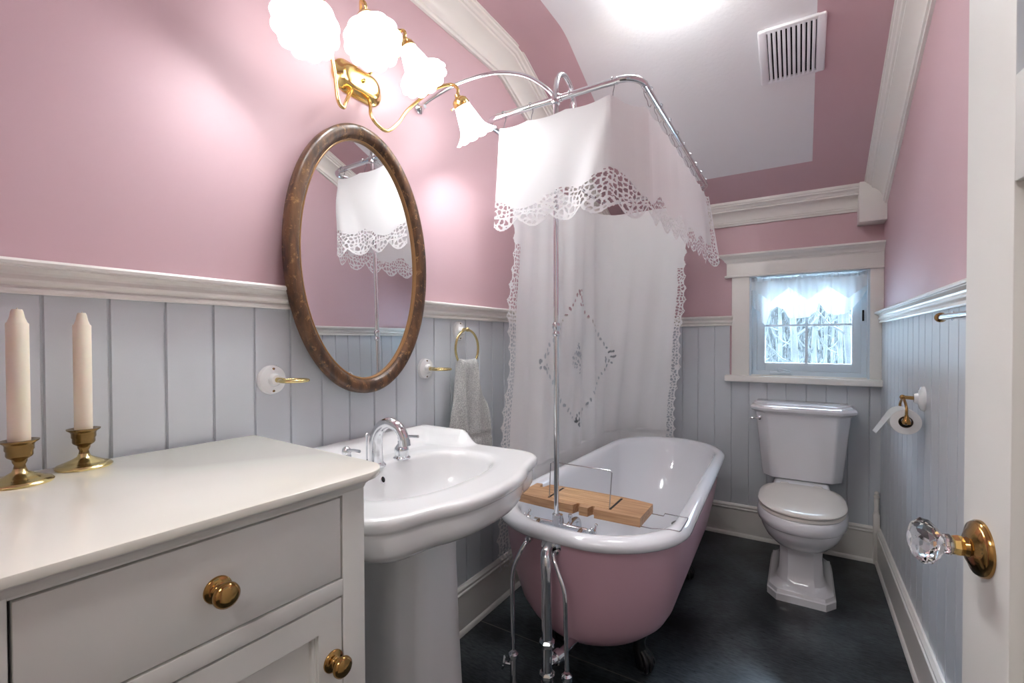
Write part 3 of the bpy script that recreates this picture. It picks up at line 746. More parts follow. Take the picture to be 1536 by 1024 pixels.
for s_ in (1, -1):
    hy = sy + .10 * s_; hx = -1.008
    b = MB().lathe([(0, 0), (.026, 0), (.026, .004), (.021, .008), (.020, .014), (.0225, .022), (.0215, .032), (.015, .040), (.012, .045), (.0125, .05), (.010, .056), (0, .058)], (hx, hy, .849), n=28); hb = obj('handle', b, M['chrome'], fau)
    b = MB().lathe([(0, 0), (.011, 0), (.0125, .006), (.010, .015), (.006, .019), (0, .02)], (hx, hy, .903), n=20); b.tube([(hx, hy, .913), (hx + .035, hy + .004 * s_, .918), (hx + .060, hy + .008 * s_, .919)], [.0045, .004, .0042], 10)
    lv = obj('lever', b, M['chrome'], hb)

# pipes under the sink
dp = thing('drain_pipe', 'dark drain pipe behind the white sink pedestal', 'pipe', (-1.05, .84, .5))
b = MB().tube(spline([(LW + .002, .80, .57), (-1.10, .82, .56), (-1.06, .885, .535), (-1.045, .95, .49), (-1.03, 1.0, .45), (-1.03, 1.0, .40)], 6), .019, 14); obj('trap', b, M['black_rubber'], dp)
b = MB().tube([(-1.088, .83, .556), (-1.075, .855, .549)], .0235, 12); obj('slip_nut', b, M['black_rubber'], dp)
hz_ = tag(obj('supply_hose', MB().tube(spline([(-1.055, .912, .60), (-1.052, .908, .50), (-1.05, .905, .42), (-1.055, .925, .35), (-1.06, .97, .29), (-1.08, 1.0, .25), (LW + .02, 1.0, .235), (LW + .002, 1.0, .235)], 6), .0075, 10), M['black_rubber']), 'thin black hose curving down behind the white sink pedestal', 'hose')

# ------------------------------------------------------------------ claw-foot bathtub
TX = -.645
tub = thing('bathtub', 'pink claw-foot bathtub with white enamel inside and rolled white rim', 'bathtub', (TX, 2.15, 0))
def tring(w, yn, yf, z, rn, rf, n=14):
    rn = min(rn, w * .999, (yf - yn) * .49); rf = min(rf, w * .999, (yf - yn) * .49)
    pts = rrect(TX - w, TX + w, yn, yf, (rn, rf, rf, rn), n)
    # extra points along the long sides keep quads even
    out = []
    m = n + 1
    for c in range(4):
        seg = pts[c * m:(c + 1) * m]; out += seg
        a_, b_ = seg[-1], pts[((c + 1) % 4) * m]
        for k in (1, 2, 3): out.append((a_[0] + (b_[0] - a_[0]) * k / 4, a_[1] + (b_[1] - a_[1]) * k / 4))
    bow = .012
    res = []
    for x, y in out:
        if y < yn + rn: y += -bow * (1 - min(1, abs(x - TX) / w) ** 2) * (1 - (y - yn) / rn) ** 2
        res.append(V((x - .036 * (y - 1.65) * (x - TX) / .346, y, z)))
    return res
YN, YFR, WT = 1.316, 2.985, .346
b = MB()
body = [(.558, .028, 0, 0), (.50, .032, .006, .02), (.44, .038, .012, .05), (.38, .047, .020, .09), (.32, .060, .031, .14), (.27, .070, .044, .20), (.225, .094, .064, .27), (.19, .134, .098, .34), (.168, .20, .165, .43), (.158, .29, .30, .56)]
b.loft([tring(WT - i, YN + .028 + a_, YFR - .028 - c_, z, .26, .30) for z, i, a_, c_ in body], False, True)
obj('shell', b, M['tub_pink'], tub, 60)
b = MB()
rimp = [(.556, .040), (.556, .020), (.560, .008), (.568, .001), (.580, -.001), (.591, .004), (.599, .014), (.602, .026), (.600, .040), (.593, .052), (.580, .060), (.56, .064)]
rings = [tring(WT - i, YN + i, YFR - i, z, max(.285 - i * .3, .2), .31 - i * .3) for z, i in rimp]
inner = [(.50, .070, .07, .085), (.44, .078, .078, .115), (.38, .090, .09, .155), (.32, .108, .105, .205), (.27, .130, .13, .26), (.235, .16, .16, .33), (.215, .21, .21, .41), (.205, .29, .32, .55)]
rings += [tring(WT - i, YN + a_, YFR - c_, z, .25, .28) for z, i, a_, c_ in inner]
b.loft(rings, False, True); obj('liner', b, M['enamel'], tub, 60)
def foot(x, y, sx, sy_):
    b = MB(); R_ = [.034, .036, .030, .024, .021, .024, .030, .030, .024]
    pts = [V((x - sx * .005, y, .275)), V((x + sx * .010, y, .235)), V((x + sx * .028, y, .19)), V((x + sx * .030, y, .145)), V((x + sx * .020, y, .105)), V((x + sx * .020, y, .07)), V((x + sx * .030, y, .045)), V((x + sx * .032, y, .025)), V((x + sx * .030, y, .006))]
    b.tube(spline(pts, 3), [R_[min(8, i // 3)] + (R_[min(8, i // 3 + 1)] - R_[min(8, i // 3)]) * (i % 3) / 3 for i in range(25)], 14)
    for k in range(4):
        t = (-.9 + .6 * k); d_ = V((sx * math.cos(t), math.sin(t), 0))
        b.tube(spline([pts[5] + d_ * .018, pts[6] + d_ * .030 + V((0, 0, .004)), pts[7] + d_ * .036, pts[8] + d_ * .030], 4), [.010] * 4 + [.011] * 4 + [.009] * 4 + [.006], 8)
    return obj('claw_foot', b, M['iron'], tub, 60)
foot(-.515, 1.69, 1, 1); foot(-.775, 1.69, -1, 1); foot(-.52, 2.46, 1, 1); foot(-.77, 2.46, -1, 1)

# bath tap inside the near rim
fa = thing('tub_faucet', 'small chrome bath tap with cross handles just inside the near tub rim', 'faucet', (-.70, 1.445, .55))
fy = 1.452
b = MB().tube([(-.80, fy, .562), (-.60, fy, .562)], .009, 12); b.lathe([(0, 0), (.016, 0), (.018, .012), (.016, .03), (.013, .05), (0, .05)], (-.704, fy, .548), n=18)
b.tube([(-.78, fy - .04, .555), (-.78, fy, .562)], .009, 10); b.tube([(-.62, fy - .04, .555), (-.62, fy, .562)], .009, 10)
obj('body', b, M['chrome'], fa)
b = MB().tube(spline([(-.67, fy, .562), (-.668, fy + .03, .572), (-.667, fy + .07, .565), (-.667, fy + .085, .535)], 5), .010, 12); b.lathe([(0, 0), (.006, 0), (.005, .02), (.008, .026), (.006, .034), (0, .036)], (-.668, fy + .012, .568), n=12)
obj('spout', b, M['chrome'], fa)
for hx in (-.815, -.592):
    b = MB().lathe([(0, 0), (.010, 0), (.009, .01), (.012, .016), (.007, .022), (0, .022)], (hx, fy, .562), (1 if hx > -.7 else -1, 0, 0), 14)
    d_ = 1 if hx > -.7 else -1
    for k in range(4):
        t = PI / 4 + k * PI / 2; q = V((hx + d_ * .016, fy + math.cos(t) * .026, .562 + math.sin(t) * .026)); b.tube([(hx + d_ * .016, fy, .562), q], [.0045, .0035], 8); b.sphere(q, .0062, 10)
    obj('cross_handle', b, M['chrome'], fa)

# riser + oval curtain rod + shower arm, one assembly
ZR = 2.014; RX, RY = -.704, 1.432
ri = thing('shower_rod', 'chrome shower riser pipe with rectangular curtain rod ring above the pink bathtub', 'shower rod', (RX, RY, .58))
b = MB().tube([(RX, RY, .575), (RX, RY, ZR - .02)], .0088, 16); b.lathe([(0, 0), (.0145, 0), (.0145, .03), (.011, .034), (0, .034)], (RX, RY, .575), n=18); obj('riser_pipe', b, M['chrome'], ri)
b = MB().lathe([(0, 0), (.0095, 0), (.0125, .004), (.0125, .010), (.0105, .014), (.0105, .024), (.0135, .028), (.0135, .040), (.010, .046), (0, .046)], (RX, RY, 1.214), n=18); obj('coupling', b, M['chrome'], ri)
rx0, rx1, ry0, ry1 = -1.005, -.425, 1.432, 2.70
ringp = [V((x, y, ZR)) for x, y in rrect(rx0, rx1, ry0, ry1, (.065, .065, .065, .065), 8)]
b = MB().tube(ringp, .0105, 14, closed=True); rod = obj('rod_ring', b, M['chrome'], ri)
for ex, ey in ((rx1 - .085, ry0), (rx0 + .085, ry0)): obj('rod_sleeve', MB().tube([(ex - .02, ey, ZR), (ex + .02, ey, ZR)], .0118, 14), M['chrome'], rod)
for ey in (ry0 + .085, ry1 - .085): obj('rod_sleeve', MB().tube([(rx1, ey - .02, ZR), (rx1, ey + .02, ZR)], .0118, 14), M['chrome'], rod)
b = MB().tube(spline([(XL + .002, 1.277, 2.047), (-1.12, 1.29, 2.075), (-1.02, 1.315, 2.108), (-.90, 1.35, 2.122), (-.80, 1.385, 2.10), (-.735, 1.415, 2.055), (RX, RY, ZR)], 6), .0068, 12)
wbz = obj('wall_brace', b, M['chrome'], ri)
b = MB().lathe([(0, 0), (.021, 0), (.021, .004), (.014, .010), (.010, .02), (.008, .03), (0, .03)], (XL + .004, 1.277, 2.046), (1, 0, 0), 20); obj('flange', b, M['chrome'], wbz)
b = MB().lathe([(0, 0), (.014, 0), (.016, .006), (.016, .024), (.014, .03), (0, .03)], (RX, RY, ZR - .016), n=16); b.tube([(RX - .022, RY, ZR), (RX + .022, RY, ZR)], .013, 12); obj('junction', b, M['chrome'], ri)
b = MB().tube(spline([(RX, RY, ZR + .01), (RX, RY + .003, 2.06), (RX, RY + .025, 2.105), (RX, RY + .07, 2.125), (RX, RY + .12, 2.108), (RX, RY + .15, 2.06), (RX, RY + .158, 2.02)], 6), .0088, 14); obj('shower_arm', b, M['chrome'], ri)
b = MB().lathe([(0, 0), (.010, 0), (.012, .012), (.012, .02), (.026, .05), (.030, .058), (.030, .064), (0, .064)], (RX, RY + .158, 2.022), (0, .12, -1), 24); obj('shower_head', b, M['chrome'], ri)

# supplies, waste and overflow at the outside of the near end
def supply(x0, z0, x1, zb, label, oval):
    t = thing('water_supply_pipe', label, 'pipe', (x1, 1.27, 0), group='tub supply pipes')
    b = MB().tube(spline([(x0, 1.375, z0 + .01), (x0, 1.305, z0 - .002), ((x0 * .6 + x1 * .4), 1.285, z0 - .035), (x1 * .9 + x0 * .1, 1.272, z0 - .085), (x1, 1.27, z0 - .15), (x1, 1.27, .35), (x1 + .004, 1.27, zb)], 6), .0068, 12); obj('pipe', b, M['chrome'], t)
    b = MB().lathe([(0, 0), (.011, 0), (.0115, .02), (0, .02)], (x0, 1.338, z0 + .003), (0, -1, 0), 8); obj('nut', b, M['chrome'], t, 20)
    b = MB().lathe([(0, 0), (.03, 0), (.028, .006), (.012, .016), (.012, .05), (.017, .055), (.017, .066), (.012, .07), (.012, zb - .03), (.016, zb - .028), (.016, zb - .014), (.010, zb - .008), (0, zb - .008)], (x1 + .004, 1.27, 0), n=12); vb = obj('stop_valve', b, M['chrome'], t, 30)
    if oval:
        b = MB().tube([(x1, 1.27, zb - .05), (x1 - .02, 1.257, zb - .045)], .006, 8)
        b.lathe([(0, 0), (.020, 0), (.023, .003), (.021, .007), (0, .008)], (x1 - .022, 1.256, zb - .045), (-.8, -.55, .2), 20, sx=.55); obj('valve_handle', b, M['chrome'], vb)
supply(-.752, .546, -.783, .205, 'thin chrome water pipe with oval valve handle, left of the thick tub waste pipe', True)
supply(-.652, .53, -.595, .205, 'thin bent chrome water pipe at the tub end, right of the waste pipe', False)
dn = thing('tub_drain', 'thick chrome waste pipe standing at the near end of the pink bathtub', 'pipe', (-.655, 1.265, 0))
b = MB().lathe([(0, 0), (.036, 0), (.037, .008), (.030, .014), (.026, .02), (0, .02)], (-.676, 1.338, .545), (.0, -1, 0), 28); obj('overflow_plate', b, M['chrome'], dn)
b = MB().tube(spline([(-.674, 1.325, .545), (-.668, 1.285, .542), (-.660, 1.268, .522), (-.657, 1.265, .48), (-.656, 1.265, .40), (-.655, 1.265, .02)], 6), .0165, 18); obj('waste_pipe', b, M['chrome'], dn)
for z in (.262, .163): obj('slip_nut', MB().lathe([(0, 0), (.022, 0), (.025, .005), (.025, .014), (.020, .02), (0, .02)], (-.655, 1.265, z), n=8), M['chrome'], dn, 20)
b = MB().lathe([(0, 0), (.046, 0), (.044, .02), (.038, .06), (.030, .10), (.022, .135), (.019, .15), (0, .15)], (-.655, 1.265, 0), n=32); obj('floor_flange', b, M['chrome'], dn)
b = MB().tube(spline([(-.655, 1.265, .205), (-.640, 1.30, .21), (-.634, 1.38, .205), (-.642, 1.62, .165)], 5), .014, 14); b.tube([(-.643, 1.293, .2095), (-.638, 1.318, .2095)], .021, 12); obj('drain_branch', b, M['chrome'], dn)

# ------------------------------------------------------------------ bath caddy
cad = thing('bath_caddy', 'bamboo bath tray lying across the pink bathtub with a wire book rest', 'bath tray', (-.66, 1.57, .60))
x0, x1, y0, y1, z0, z1 = -.890, -.432, 1.478, 1.652, .600, .630
def cy0(x): # slightly bowed front with two cup notches
    t = (x - x0) / (x1 - x0); return y0 + .012 * abs(2 * t - 1) ** 2 * (1 if t < .5 else .3)
prof = []
for k in range(0, 60):
    x = x0 + (x1 - x0) * k / 59; y = cy0(x)
    for nx, nw in ((-.655, .007), (-.600, .007)):
        if abs(x - nx) < nw: y += .028
    prof.append((x, y))
back = []
for k in range(59, -1, -1):
    x = x0 + (x1 - x0) * k / 59; t = k / 59; y = y1 - .018 * abs(2 * t - 1) ** 3
    if abs(x + .850) < .010: y -= .04
    back.append((x, y))
pl = prof + back
b = MB(); lo = [V((x, y, z0)) for x, y in pl]; hi = [V((x, y, z1)) for x, y in pl]; b.loft([lo, hi]); obj('tray', b, M['bamboo'], cad, 30)
b = MB()
for k in range(7):
    yy = y0 + .030 + k * .019; b.box((-.765, yy, z1 - .002), (-.548, yy + .0175, z1 + .0012), .0008, 1)
obj('slatted_inset', b, M['bamboo_light'], cad, 30)
for xx in (-.772, -.541): obj('book_rest_slot', MB().box((xx - .004, y0 + .026, z1 - .002), (xx + .004, y1 - .02, z1 + .0004)), M['dark'], cad)
b = MB().tube([V(p) for p in ((-.772, 1.512, z1), (-.776, 1.53, z1 + .118), (-.768, 1.535, z1 + .123), (-.55, 1.535, z1 + .123), (-.543, 1.53, z1 + .118), (-.545, 1.512, z1))], .0019, 8); obj('book_rest', b, M['steel'], cad)
b = MB()
b.tube([V(p) for p in ((-.46, 1.50, z0 - .003), (-.40, 1.50, z0 - .003), (-.345, 1.50, .606), (-.316, 1.50, .606), (-.313, 1.51, .606), (-.313, 1.62, .606), (-.316, 1.63, .606), (-.39, 1.63, .606), (-.395, 1.63, z0 - .003), (-.46, 1.63, z0 - .003))], .0019, 8)
b.tube([V(p) for p in ((-.87, 1.50, z0 - .003), (-.905, 1.50, z0 - .003), (-.945, 1.50, .6065), (-.966, 1.51, .6065), (-.966, 1.62, .6065), (-.945, 1.63, .6065), (-.905, 1.63, z0 - .003), (-.87, 1.63, z0 - .003))], .0019, 8)
obj('wire_arm', b, M['steel'], cad)

# ------------------------------------------------------------------ lace curtain and valance
def path_len(pts):
    L = [0]
    for a_, b_ in zip(pts, pts[1:]): L.append(L[-1] + (b_ - a_).length)
    return L
class Path:
    def __init__(self, pts): self.p = [V((q[0], q[1], 0)) for q in pts]; self.L = path_len(self.p)
    def at(self, t):
        s = t * self.L[-1]
        for i in range(len(self.L) - 1):
            if s <= self.L[i + 1] or i == len(self.L) - 2:
                f = (s - self.L[i]) / max(1e-9, self.L[i + 1] - self.L[i]); return self.p[i].lerp(self.p[i + 1], f)
def hsh(i, j, k=0):
    x = math.sin(i * 127.1 + j * 311.7 + k * 74.7) * 43758.5453; return x - math.floor(x)
def cellgap(s, t, c):
    """F2-F1 of a jittered grid: small on the threads between cut-out cells"""
    i0, j0 = math.floor(s / c), math.floor(t / c); ds = []
    for i in range(i0 - 1, i0 + 2):
        for j in range(j0 - 1, j0 + 2):
            px = (i + .5 + .75 * (hsh(i, j) - .5)) * c; py = (j + .5 + .75 * (hsh(i, j, 1) - .5)) * c
            ds.append(math.hypot(s - px, t - py))
    ds.sort(); return ds[1] - ds[0]

# tall curtain: hangs outside the tub on the wall side and round the far end
CT = Path([(p.x, p.y) for p in spline([(-1.012, 1.655, 0), (-1.012, 2.0, 0), (-1.012, 2.35, 0), (-1.005, 2.60, 0), (-.965, 2.685, 0), (-.90, 2.715, 0), (-.70, 2.715, 0), (-.515, 2.70, 0)], 8)])
CB = Path([(p.x, p.y) for p in spline([(-1.035, 1.585, 0), (-1.03, 1.95, 0), (-1.03, 2.35, 0), (-1.025, 2.75, 0), (-.985, 2.94, 0), (-.90, 3.01, 0), (-.78, 3.03, 0), (-.665, 3.02, 0)], 8)])
ZT, ZB = 1.945, .25
def cfn(u, v):
    a_, c_ = CT.at(u), CB.at(u); g_ = min(1, max(0, (ZT - (ZT - (ZT - ZB) * v)) / (ZT - .60)))
    p = a_.lerp(c_, g_ ** 1.25 if g_ < 1 else 1)
    nx = V((c_.y - CB.at(max(0, u - .01)).y, -(c_.x - CB.at(max(0, u - .01)).x), 0)); nx = nx.normalized() if nx.length > 1e-6 else V((1, 0, 0))
    w_ = .3 + .7 * v
    fold = .011 * math.sin(u * 34 + .8 * math.sin(u * 11 + v)) * w_ + .007 * math.sin(u * 67 + v * 2.2) * (.4 + v) + .006 * math.sin(u * 17 + v * 5)
    edge = (1 - u) ** 12
    z = ZT - (ZT - ZB) * v
    if g_ >= .98: fold *= .6
    q = p + nx * (fold * (1 - .5 * edge)); q.z = z
    # scalloped free edges swing a little
    if u < .06: q.y += -.018 * math.sin(v * 22) * (1 - u / .06) - .014 * v * (1 - u / .06)
    if u > .95: q.x += .008 * math.sin(v * 26) * (u - .95) / .05
    return q
LC = CT.L[-1]; HC = ZT - ZB
dcx, dcz, dw, dh = .455, 1.10, .275, .365      # diamond centre (u, z) and half sizes (u units, m)
marks = []
def diam(t, k=1.0):
    t %= 4; i = int(t); f = t - i
    pts = [(0, 1), (1, 0), (0, -1), (-1, 0)]; a_, b_ = pts[i], pts[(i + 1) % 4]
    return (dcx + (a_[0] + (b_[0] - a_[0]) * f) * dw * k, dcz + (a_[1] + (b_[1] - a_[1]) * f) * dh * k)
R = random.Random(11)
for k in range(56):
    q = diam(4 * k / 56 + R.uniform(-.01, .01), 1 + R.uniform(-.02, .02)); a_ = R.uniform(0, PI)
    marks.append((q[0], q[1], R.uniform(.009, .014), R.uniform(.006, .009), a_))
for c_ in range(4):
    q = diam(c_, .90)
    for k in range(9): marks.append((q[0] + R.uniform(-.026, .026), q[1] + R.uniform(-.045, .045), .0085, .006, R.uniform(0, PI)))
for k in range(44):
    t = R.uniform(0, 4); q = diam(t, R.uniform(.05, .25)); marks.append((q[0], q[1], R.uniform(.006, .010), R.uniform(.004, .0065), R.uniform(0, PI)))
mk = {}
for m_ in marks:
    key = (int(m_[0] * LC / .05), int(m_[1] / .05)); 
    for i in (-1, 0, 1):
        for j in (-1, 0, 1): mk.setdefault((key[0] + i, key[1] + j), []).append(m_)
def chole(u, v):
    s = u * LC; z = ZT - HC * v
    for side, dist in ((0, s), (1, LC - s)):
        w_ = .062 if side == 0 else .05
        sc_ = .014 * abs(math.sin(z * 2 * PI / .13))
        if dist < sc_: return True
        if dist < w_ and dist > sc_ + .006 and v > .2:
            if cellgap(z, dist + 5 * side, .017) > .0052: return True
    if z < ZB + .12:
        d_ = z - ZB; sc_ = .012 * abs(math.sin(s * 2 * PI / .12))
        if d_ < sc_: return True
        if d_ > sc_ + .006 and d_ < .10 and cellgap(s, z + 3, .017) > .0052: return True
    for m_ in mk.get((int(s / .05), int(z / .05)), ()):
        dx, dz = s - m_[0] * LC, z - m_[1]; c_, n_ = math.cos(m_[4]), math.sin(m_[4])
        if ((dx * c_ + dz * n_) / m_[2]) ** 2 + ((-dx * n_ + dz * c_) / m_[3]) ** 2 < 1: return True
    return False
cur = thing('shower_curtain', 'tall white cutwork curtain with a pierced diamond hanging behind the pink bathtub', 'curtain', (-1.0, 2.2, ZB))
b = MB().grid(cfn, 460, 400, chole); obj('curtain_cloth', b, M['curtain'], cur, 80, recalc=False)

# valance
VT = Path([(-.915, 1.408), (-.80, 1.406), (-.655, 1.404), (-.56, 1.404), (-.515, 1.404), (-.502, 1.408), (-.488, 1.428), (-.455, 1.485), (-.424, 1.545), (-.419, 1.75), (-.419, 2.1), (-.419, 2.45), (-.421, 2.60), (-.415, 2.66)])
VB = Path([(-.935, 1.40), (-.80, 1.394), (-.655, 1.390), (-.56, 1.386), (-.520, 1.384), (-.500, 1.392), (-.482, 1.418), (-.445, 1.475), (-.405, 1.545), (-.398, 1.75), (-.395, 2.1), (-.40, 2.45), (-.405, 2.60), (-.362, 2.69)])
LV = VT.L[-1]; VZT, VZB = 1.957, 1.575
UC_ = .411 / LV
HK = [.0, .115 / LV, .26 / LV, UC_] + [(.556 + .128 * k) / LV for k in range(9)] + [1.0]
def vtop(u):
    # cloth dips between hooks
    for a_, c_ in zip(HK, HK[1:]):
        if a_ <= u <= c_: f = (u - a_) / (c_ - a_); return VZT + .006 * math.exp(-((u - UC_) / .03) ** 2) - (.007 if a_ < UC_ else .012) * 4 * f * (1 - f)
    return VZT
def vlen(u):
    s = u * LV
    return .366 - .006 * math.sin(u * 9)
UCOR = UC_
def vlfn(u, v):
    a_, c_ = VT.at(u), VB.at(u); p = a_.lerp(c_, v)
    d_ = VB.at(min(1, u + .01)) - VB.at(max(0, u - .01)); nx = V((d_.y, -d_.x, 0)).normalized()
    fold = (.003 * math.sin(u * 46) + .005 * math.sin(u * 24 + 1)) * (.1 + .9 * v)
    x_ = (u - UCOR + .045 * v)
    fold += .020 * math.exp(-(x_ / .022) ** 2) * sstep(0, .5, v) - .014 * math.exp(-((x_ + .045) / .03) ** 2) * sstep(.1, .7, v)
    q = p + nx * fold; q.z = vtop(u) - vlen(u) * v
    return q
def vlhole(u, v):
    s = u * LV; L_ = vlen(u); d_ = (1 - v) * L_         # distance above the lowest line
    per = .165; ph = (s / per) % 1.0
    sc_ = .010 + .034 * abs(math.sin(ph * PI + .4)) ** 1.0
    sc_ = .036 * (1 - abs(math.sin((s + .02) * PI / .115)) ** .8)
    if d_ < sc_: return True
    top = .085 + .022 * math.cos(s * 2 * PI / .23)
    if abs(u - UCOR + .02) < .09: top += .055 * (1 - abs(u - UCOR + .02) / .09)
    if u > .955 and s < LV - .012 and s > LV - .05 and d_ < .36 and d_ > .02:
        return cellgap(s, d_ + 9, .018) > .0055
    if d_ > sc_ + .007 and d_ < top:
        c_ = .017 if d_ > .05 else .0215
        return cellgap(s, d_ + 2, c_) > (.0052 if d_ > .05 else .006)
    return False
val = thing('shower_valance', 'short white valance with deep cutwork lace hem hung round the curtain rod', 'curtain', (-.70, 1.43, 1.6))
b = MB().grid(vlfn, 520, 116, vlhole); obj('valance_cloth', b, M['lace'], val, 80, recalc=False)

# hooks: one built, the rest copied
def make_hook(label, group):
    t = thing('curtain_hook', label, 'hook', (0, 0, 0), group=group, local=True)
    b = MB().tube(spline([(.0, -.011, -.004), (0, -.0135, .006), (0, 0, .0135), (0, .0135, .006), (0, .0125, -.012), (0, .004, -.030), (0, 0, -.048), (0, -.006, -.055), (0, -.009, -.048)], 5), .0013, 6)
    obj('wire', b, M['steel'], t); return t
def dup(root, loc, rz):
    r_ = root.copy(); col.objects.link(r_); r_.location = loc; r_.rotation_euler = (0, 0, rz)
    for ch in root.children:
        c_ = ch.copy(); col.objects.link(c_); c_.parent = r_
    ROOTS.append(r_); return r_
h1 = make_hook('wire hook holding the white lace valance on the rod along its front side', 'front rod hooks')
h2 = make_hook('wire hook holding the white lace valance on the rod along its right side', 'right side rod hooks')
h3 = make_hook('wire hook holding the tall curtain on the rod at its back and wall side', 'tall curtain hooks')
fr_ = [(-.912, ry0), (-.80, ry0), (-.652, ry0), (-.505, ry0)]
for i, (x, y) in enumerate(fr_):
    if i == 0: h1.location = (x, y, ZR)
    else: dup(h1, (x, y, ZR), 0)
for i in range(9):
    y = 1.545 + .128 * i
    if i == 0: h2.location = (rx1, y, ZR); h2.rotation_euler = (0, 0, PI / 2)
    else: dup(h2, (rx1, y, ZR), PI / 2)
tc_ = [(-.90, ry1, PI), (-.76, ry1, PI), (-.62, ry1, PI), (rx0, 2.45, -PI / 2), (rx0, 2.2, -PI / 2), (rx0, 1.95, -PI / 2), (rx0, 1.72, -PI / 2)]
for i, (x, y, a_) in enumerate(tc_):
    if i == 0: h3.location = (x, y, ZR); h3.rotation_euler = (0, 0, a_)
    else: dup(h3, (x, y, ZR), a_)

# ------------------------------------------------------------------ toilet
TO = thing('toilet', 'white two-piece toilet under the window with its lid closed', 'toilet', (.005, 2.75, 0))
tx = .005
def tank_ring(w, y0, y1, z, ch):
    pts = [(tx - w, y1), (tx - w, y0 + ch), (tx - w + ch * .95, y0), (tx + w - ch * .95, y0), (tx + w, y0 + ch), (tx + w, y1)]
    return [V((x, y, z)) for x, y in pts]
yb = YB - .012
b = MB().loft([tank_ring(.175, 2.985, yb, .432, .045), tank_ring(.185, 2.972, yb, .440, .048), tank_ring(.190, 2.966, yb, .47, .05), tank_ring(.222, 2.945, yb, .795, .06), tank_ring(.222, 2.945, yb, .80, .06)])
bmesh.ops.bevel(b.bm, geom=[e_ for e_ in b.bm.edges if abs(e_.verts[0].co.z - e_.verts[1].co.z) > .02], offset=.012, segments=3, profile=.5, affect='EDGES')
obj('tank', b, M['toilet'], TO, 35)
b = MB().loft([tank_ring(.224, 2.942, yb, .792, .06), tank_ring(.230, 2.935, yb, .800, .062), tank_ring(.237, 2.928, yb, .803, .064), tank_ring(.244, 2.921, yb, .810, .066), tank_ring(.246, 2.918, yb, .822, .066), tank_ring(.240, 2.924, yb, .834, .066), tank_ring(.228, 2.936, yb, .838, .064), tank_ring(.222, 2.942, yb, .846, .062), tank_ring(.212, 2.952, yb - .01, .850, .06)])
bmesh.ops.bevel(b.bm, geom=[e_ for e_ in b.bm.edges if abs(e_.verts[0].co.z - e_.verts[1].co.z) > .0035 and abs(e_.verts[0].co.y - yb) > .02], offset=.004, segments=2, profile=.5, affect='EDGES')
obj('tank_lid', b, M['toilet'], TO, 30)
b = MB().lathe([(0, 0), (.012, 0), (.012, .006), (.007, .010), (0, .011)], (tx - .196, 2.958, .765), (-.45, -1, 0), 16); b.tube([(tx - .202, 2.946, .765), (tx - .225, 2.940, .764), (tx - .245, 2.945, .762)], [.004, .004, .003], 8); obj('flush_lever', b, M['chrome'], TO)
NT = 48
def egg(hw, yf, yb_, z, p=2.2):
    yc = yf + (yb_ - yf) * .52; out = []
    for k in range(NT):
        t = 2 * PI * k / NT; c_, s_ = math.cos(t), math.sin(t)
        ry_ = (yb_ - yc) if s_ > 0 else (yc - yf); pp = 3.2 if s_ > 0 else p
        r_ = (abs(c_ / hw) ** pp + abs(s_ / ry_) ** pp) ** (-1 / pp)
        out.append(V((tx + c_ * r_, yc + s_ * r_, z)))
    return out
def octo(w, yf, yb_, ch, z):
    yc = (yf + yb_) / 2; poly_ = [(w, yf + ch), (w, yb_), (-w, yb_), (-w, yf + ch), (-w + ch * .7, yf), (w - ch * .7, yf)]
    poly_ = [(x, y - yc) for x, y in poly_]; rs = cast(poly_, 0, 0, NT)
    return [V((tx + math.cos(2 * PI * k / NT) * rs[k], yc + math.sin(2 * PI * k / NT) * rs[k], z)) for k in range(NT)]
b = MB().loft([egg(.165, 2.385, 2.90, .404), egg(.178, 2.372, 2.92, .404), egg(.183, 2.366, 2.93, .396), egg(.186, 2.363, 2.94, .375), egg(.186, 2.364, 2.95, .352), egg(.180, 2.370, 2.95, .346), egg(.174, 2.376, 2.95, .345), egg(.173, 2.378, 2.95, .335), egg(.170, 2.385, 2.95, .315), egg(.155, 2.41, 2.94, .28), egg(.130, 2.45, 2.92, .25), egg(.110, 2.49, 2.90, .235), egg(.10, 2.52, 2.90, .225)])
b.box((tx - .13, 2.86, .30), (tx + .13, 3.14, .43), .02, 3)
obj('bowl', b, M['toilet'], TO, 45)
b = MB().loft([octo(.135, 2.468, 2.93, .055, 0), octo(.135, 2.468, 2.93, .055, .030), octo(.131, 2.473, 2.93, .055, .034), octo(.128, 2.478, 2.93, .055, .048), octo(.116, 2.492, 2.92, .052, .055), octo(.100, 2.510, 2.91, .048, .075), octo(.090, 2.522, 2.90, .045, .11), octo(.086, 2.528, 2.90, .045, .19), octo(.088, 2.522, 2.90, .045, .232)])
obj('base', b, M['toilet'], TO, 25)
b = MB().loft([egg(.170, 2.384, 2.86, .4045), egg(.177, 2.378, 2.87, .406), egg(.179, 2.376, 2.87, .414), egg(.175, 2.380, 2.87, .4205)]); obj('seat', b, M['seat'], TO, 50)
b = MB().loft([egg(.168, 2.384, 2.875, .4215), egg(.170, 2.382, 2.875, .4245), egg(.180, 2.372, 2.88, .426), egg(.181, 2.371, 2.88, .432), egg(.176, 2.376, 2.88, .438), egg(.150, 2.405, 2.86, .4425), egg(.08, 2.50, 2.78, .444)]); obj('lid', b, M['seat'], TO, 50)
for s_ in (-1, 1): obj('hinge', MB().box((tx + s_ * .075 - .02, 2.865, .405), (tx + s_ * .075 + .02, 2.905, .438), .006), M['seat'], TO)

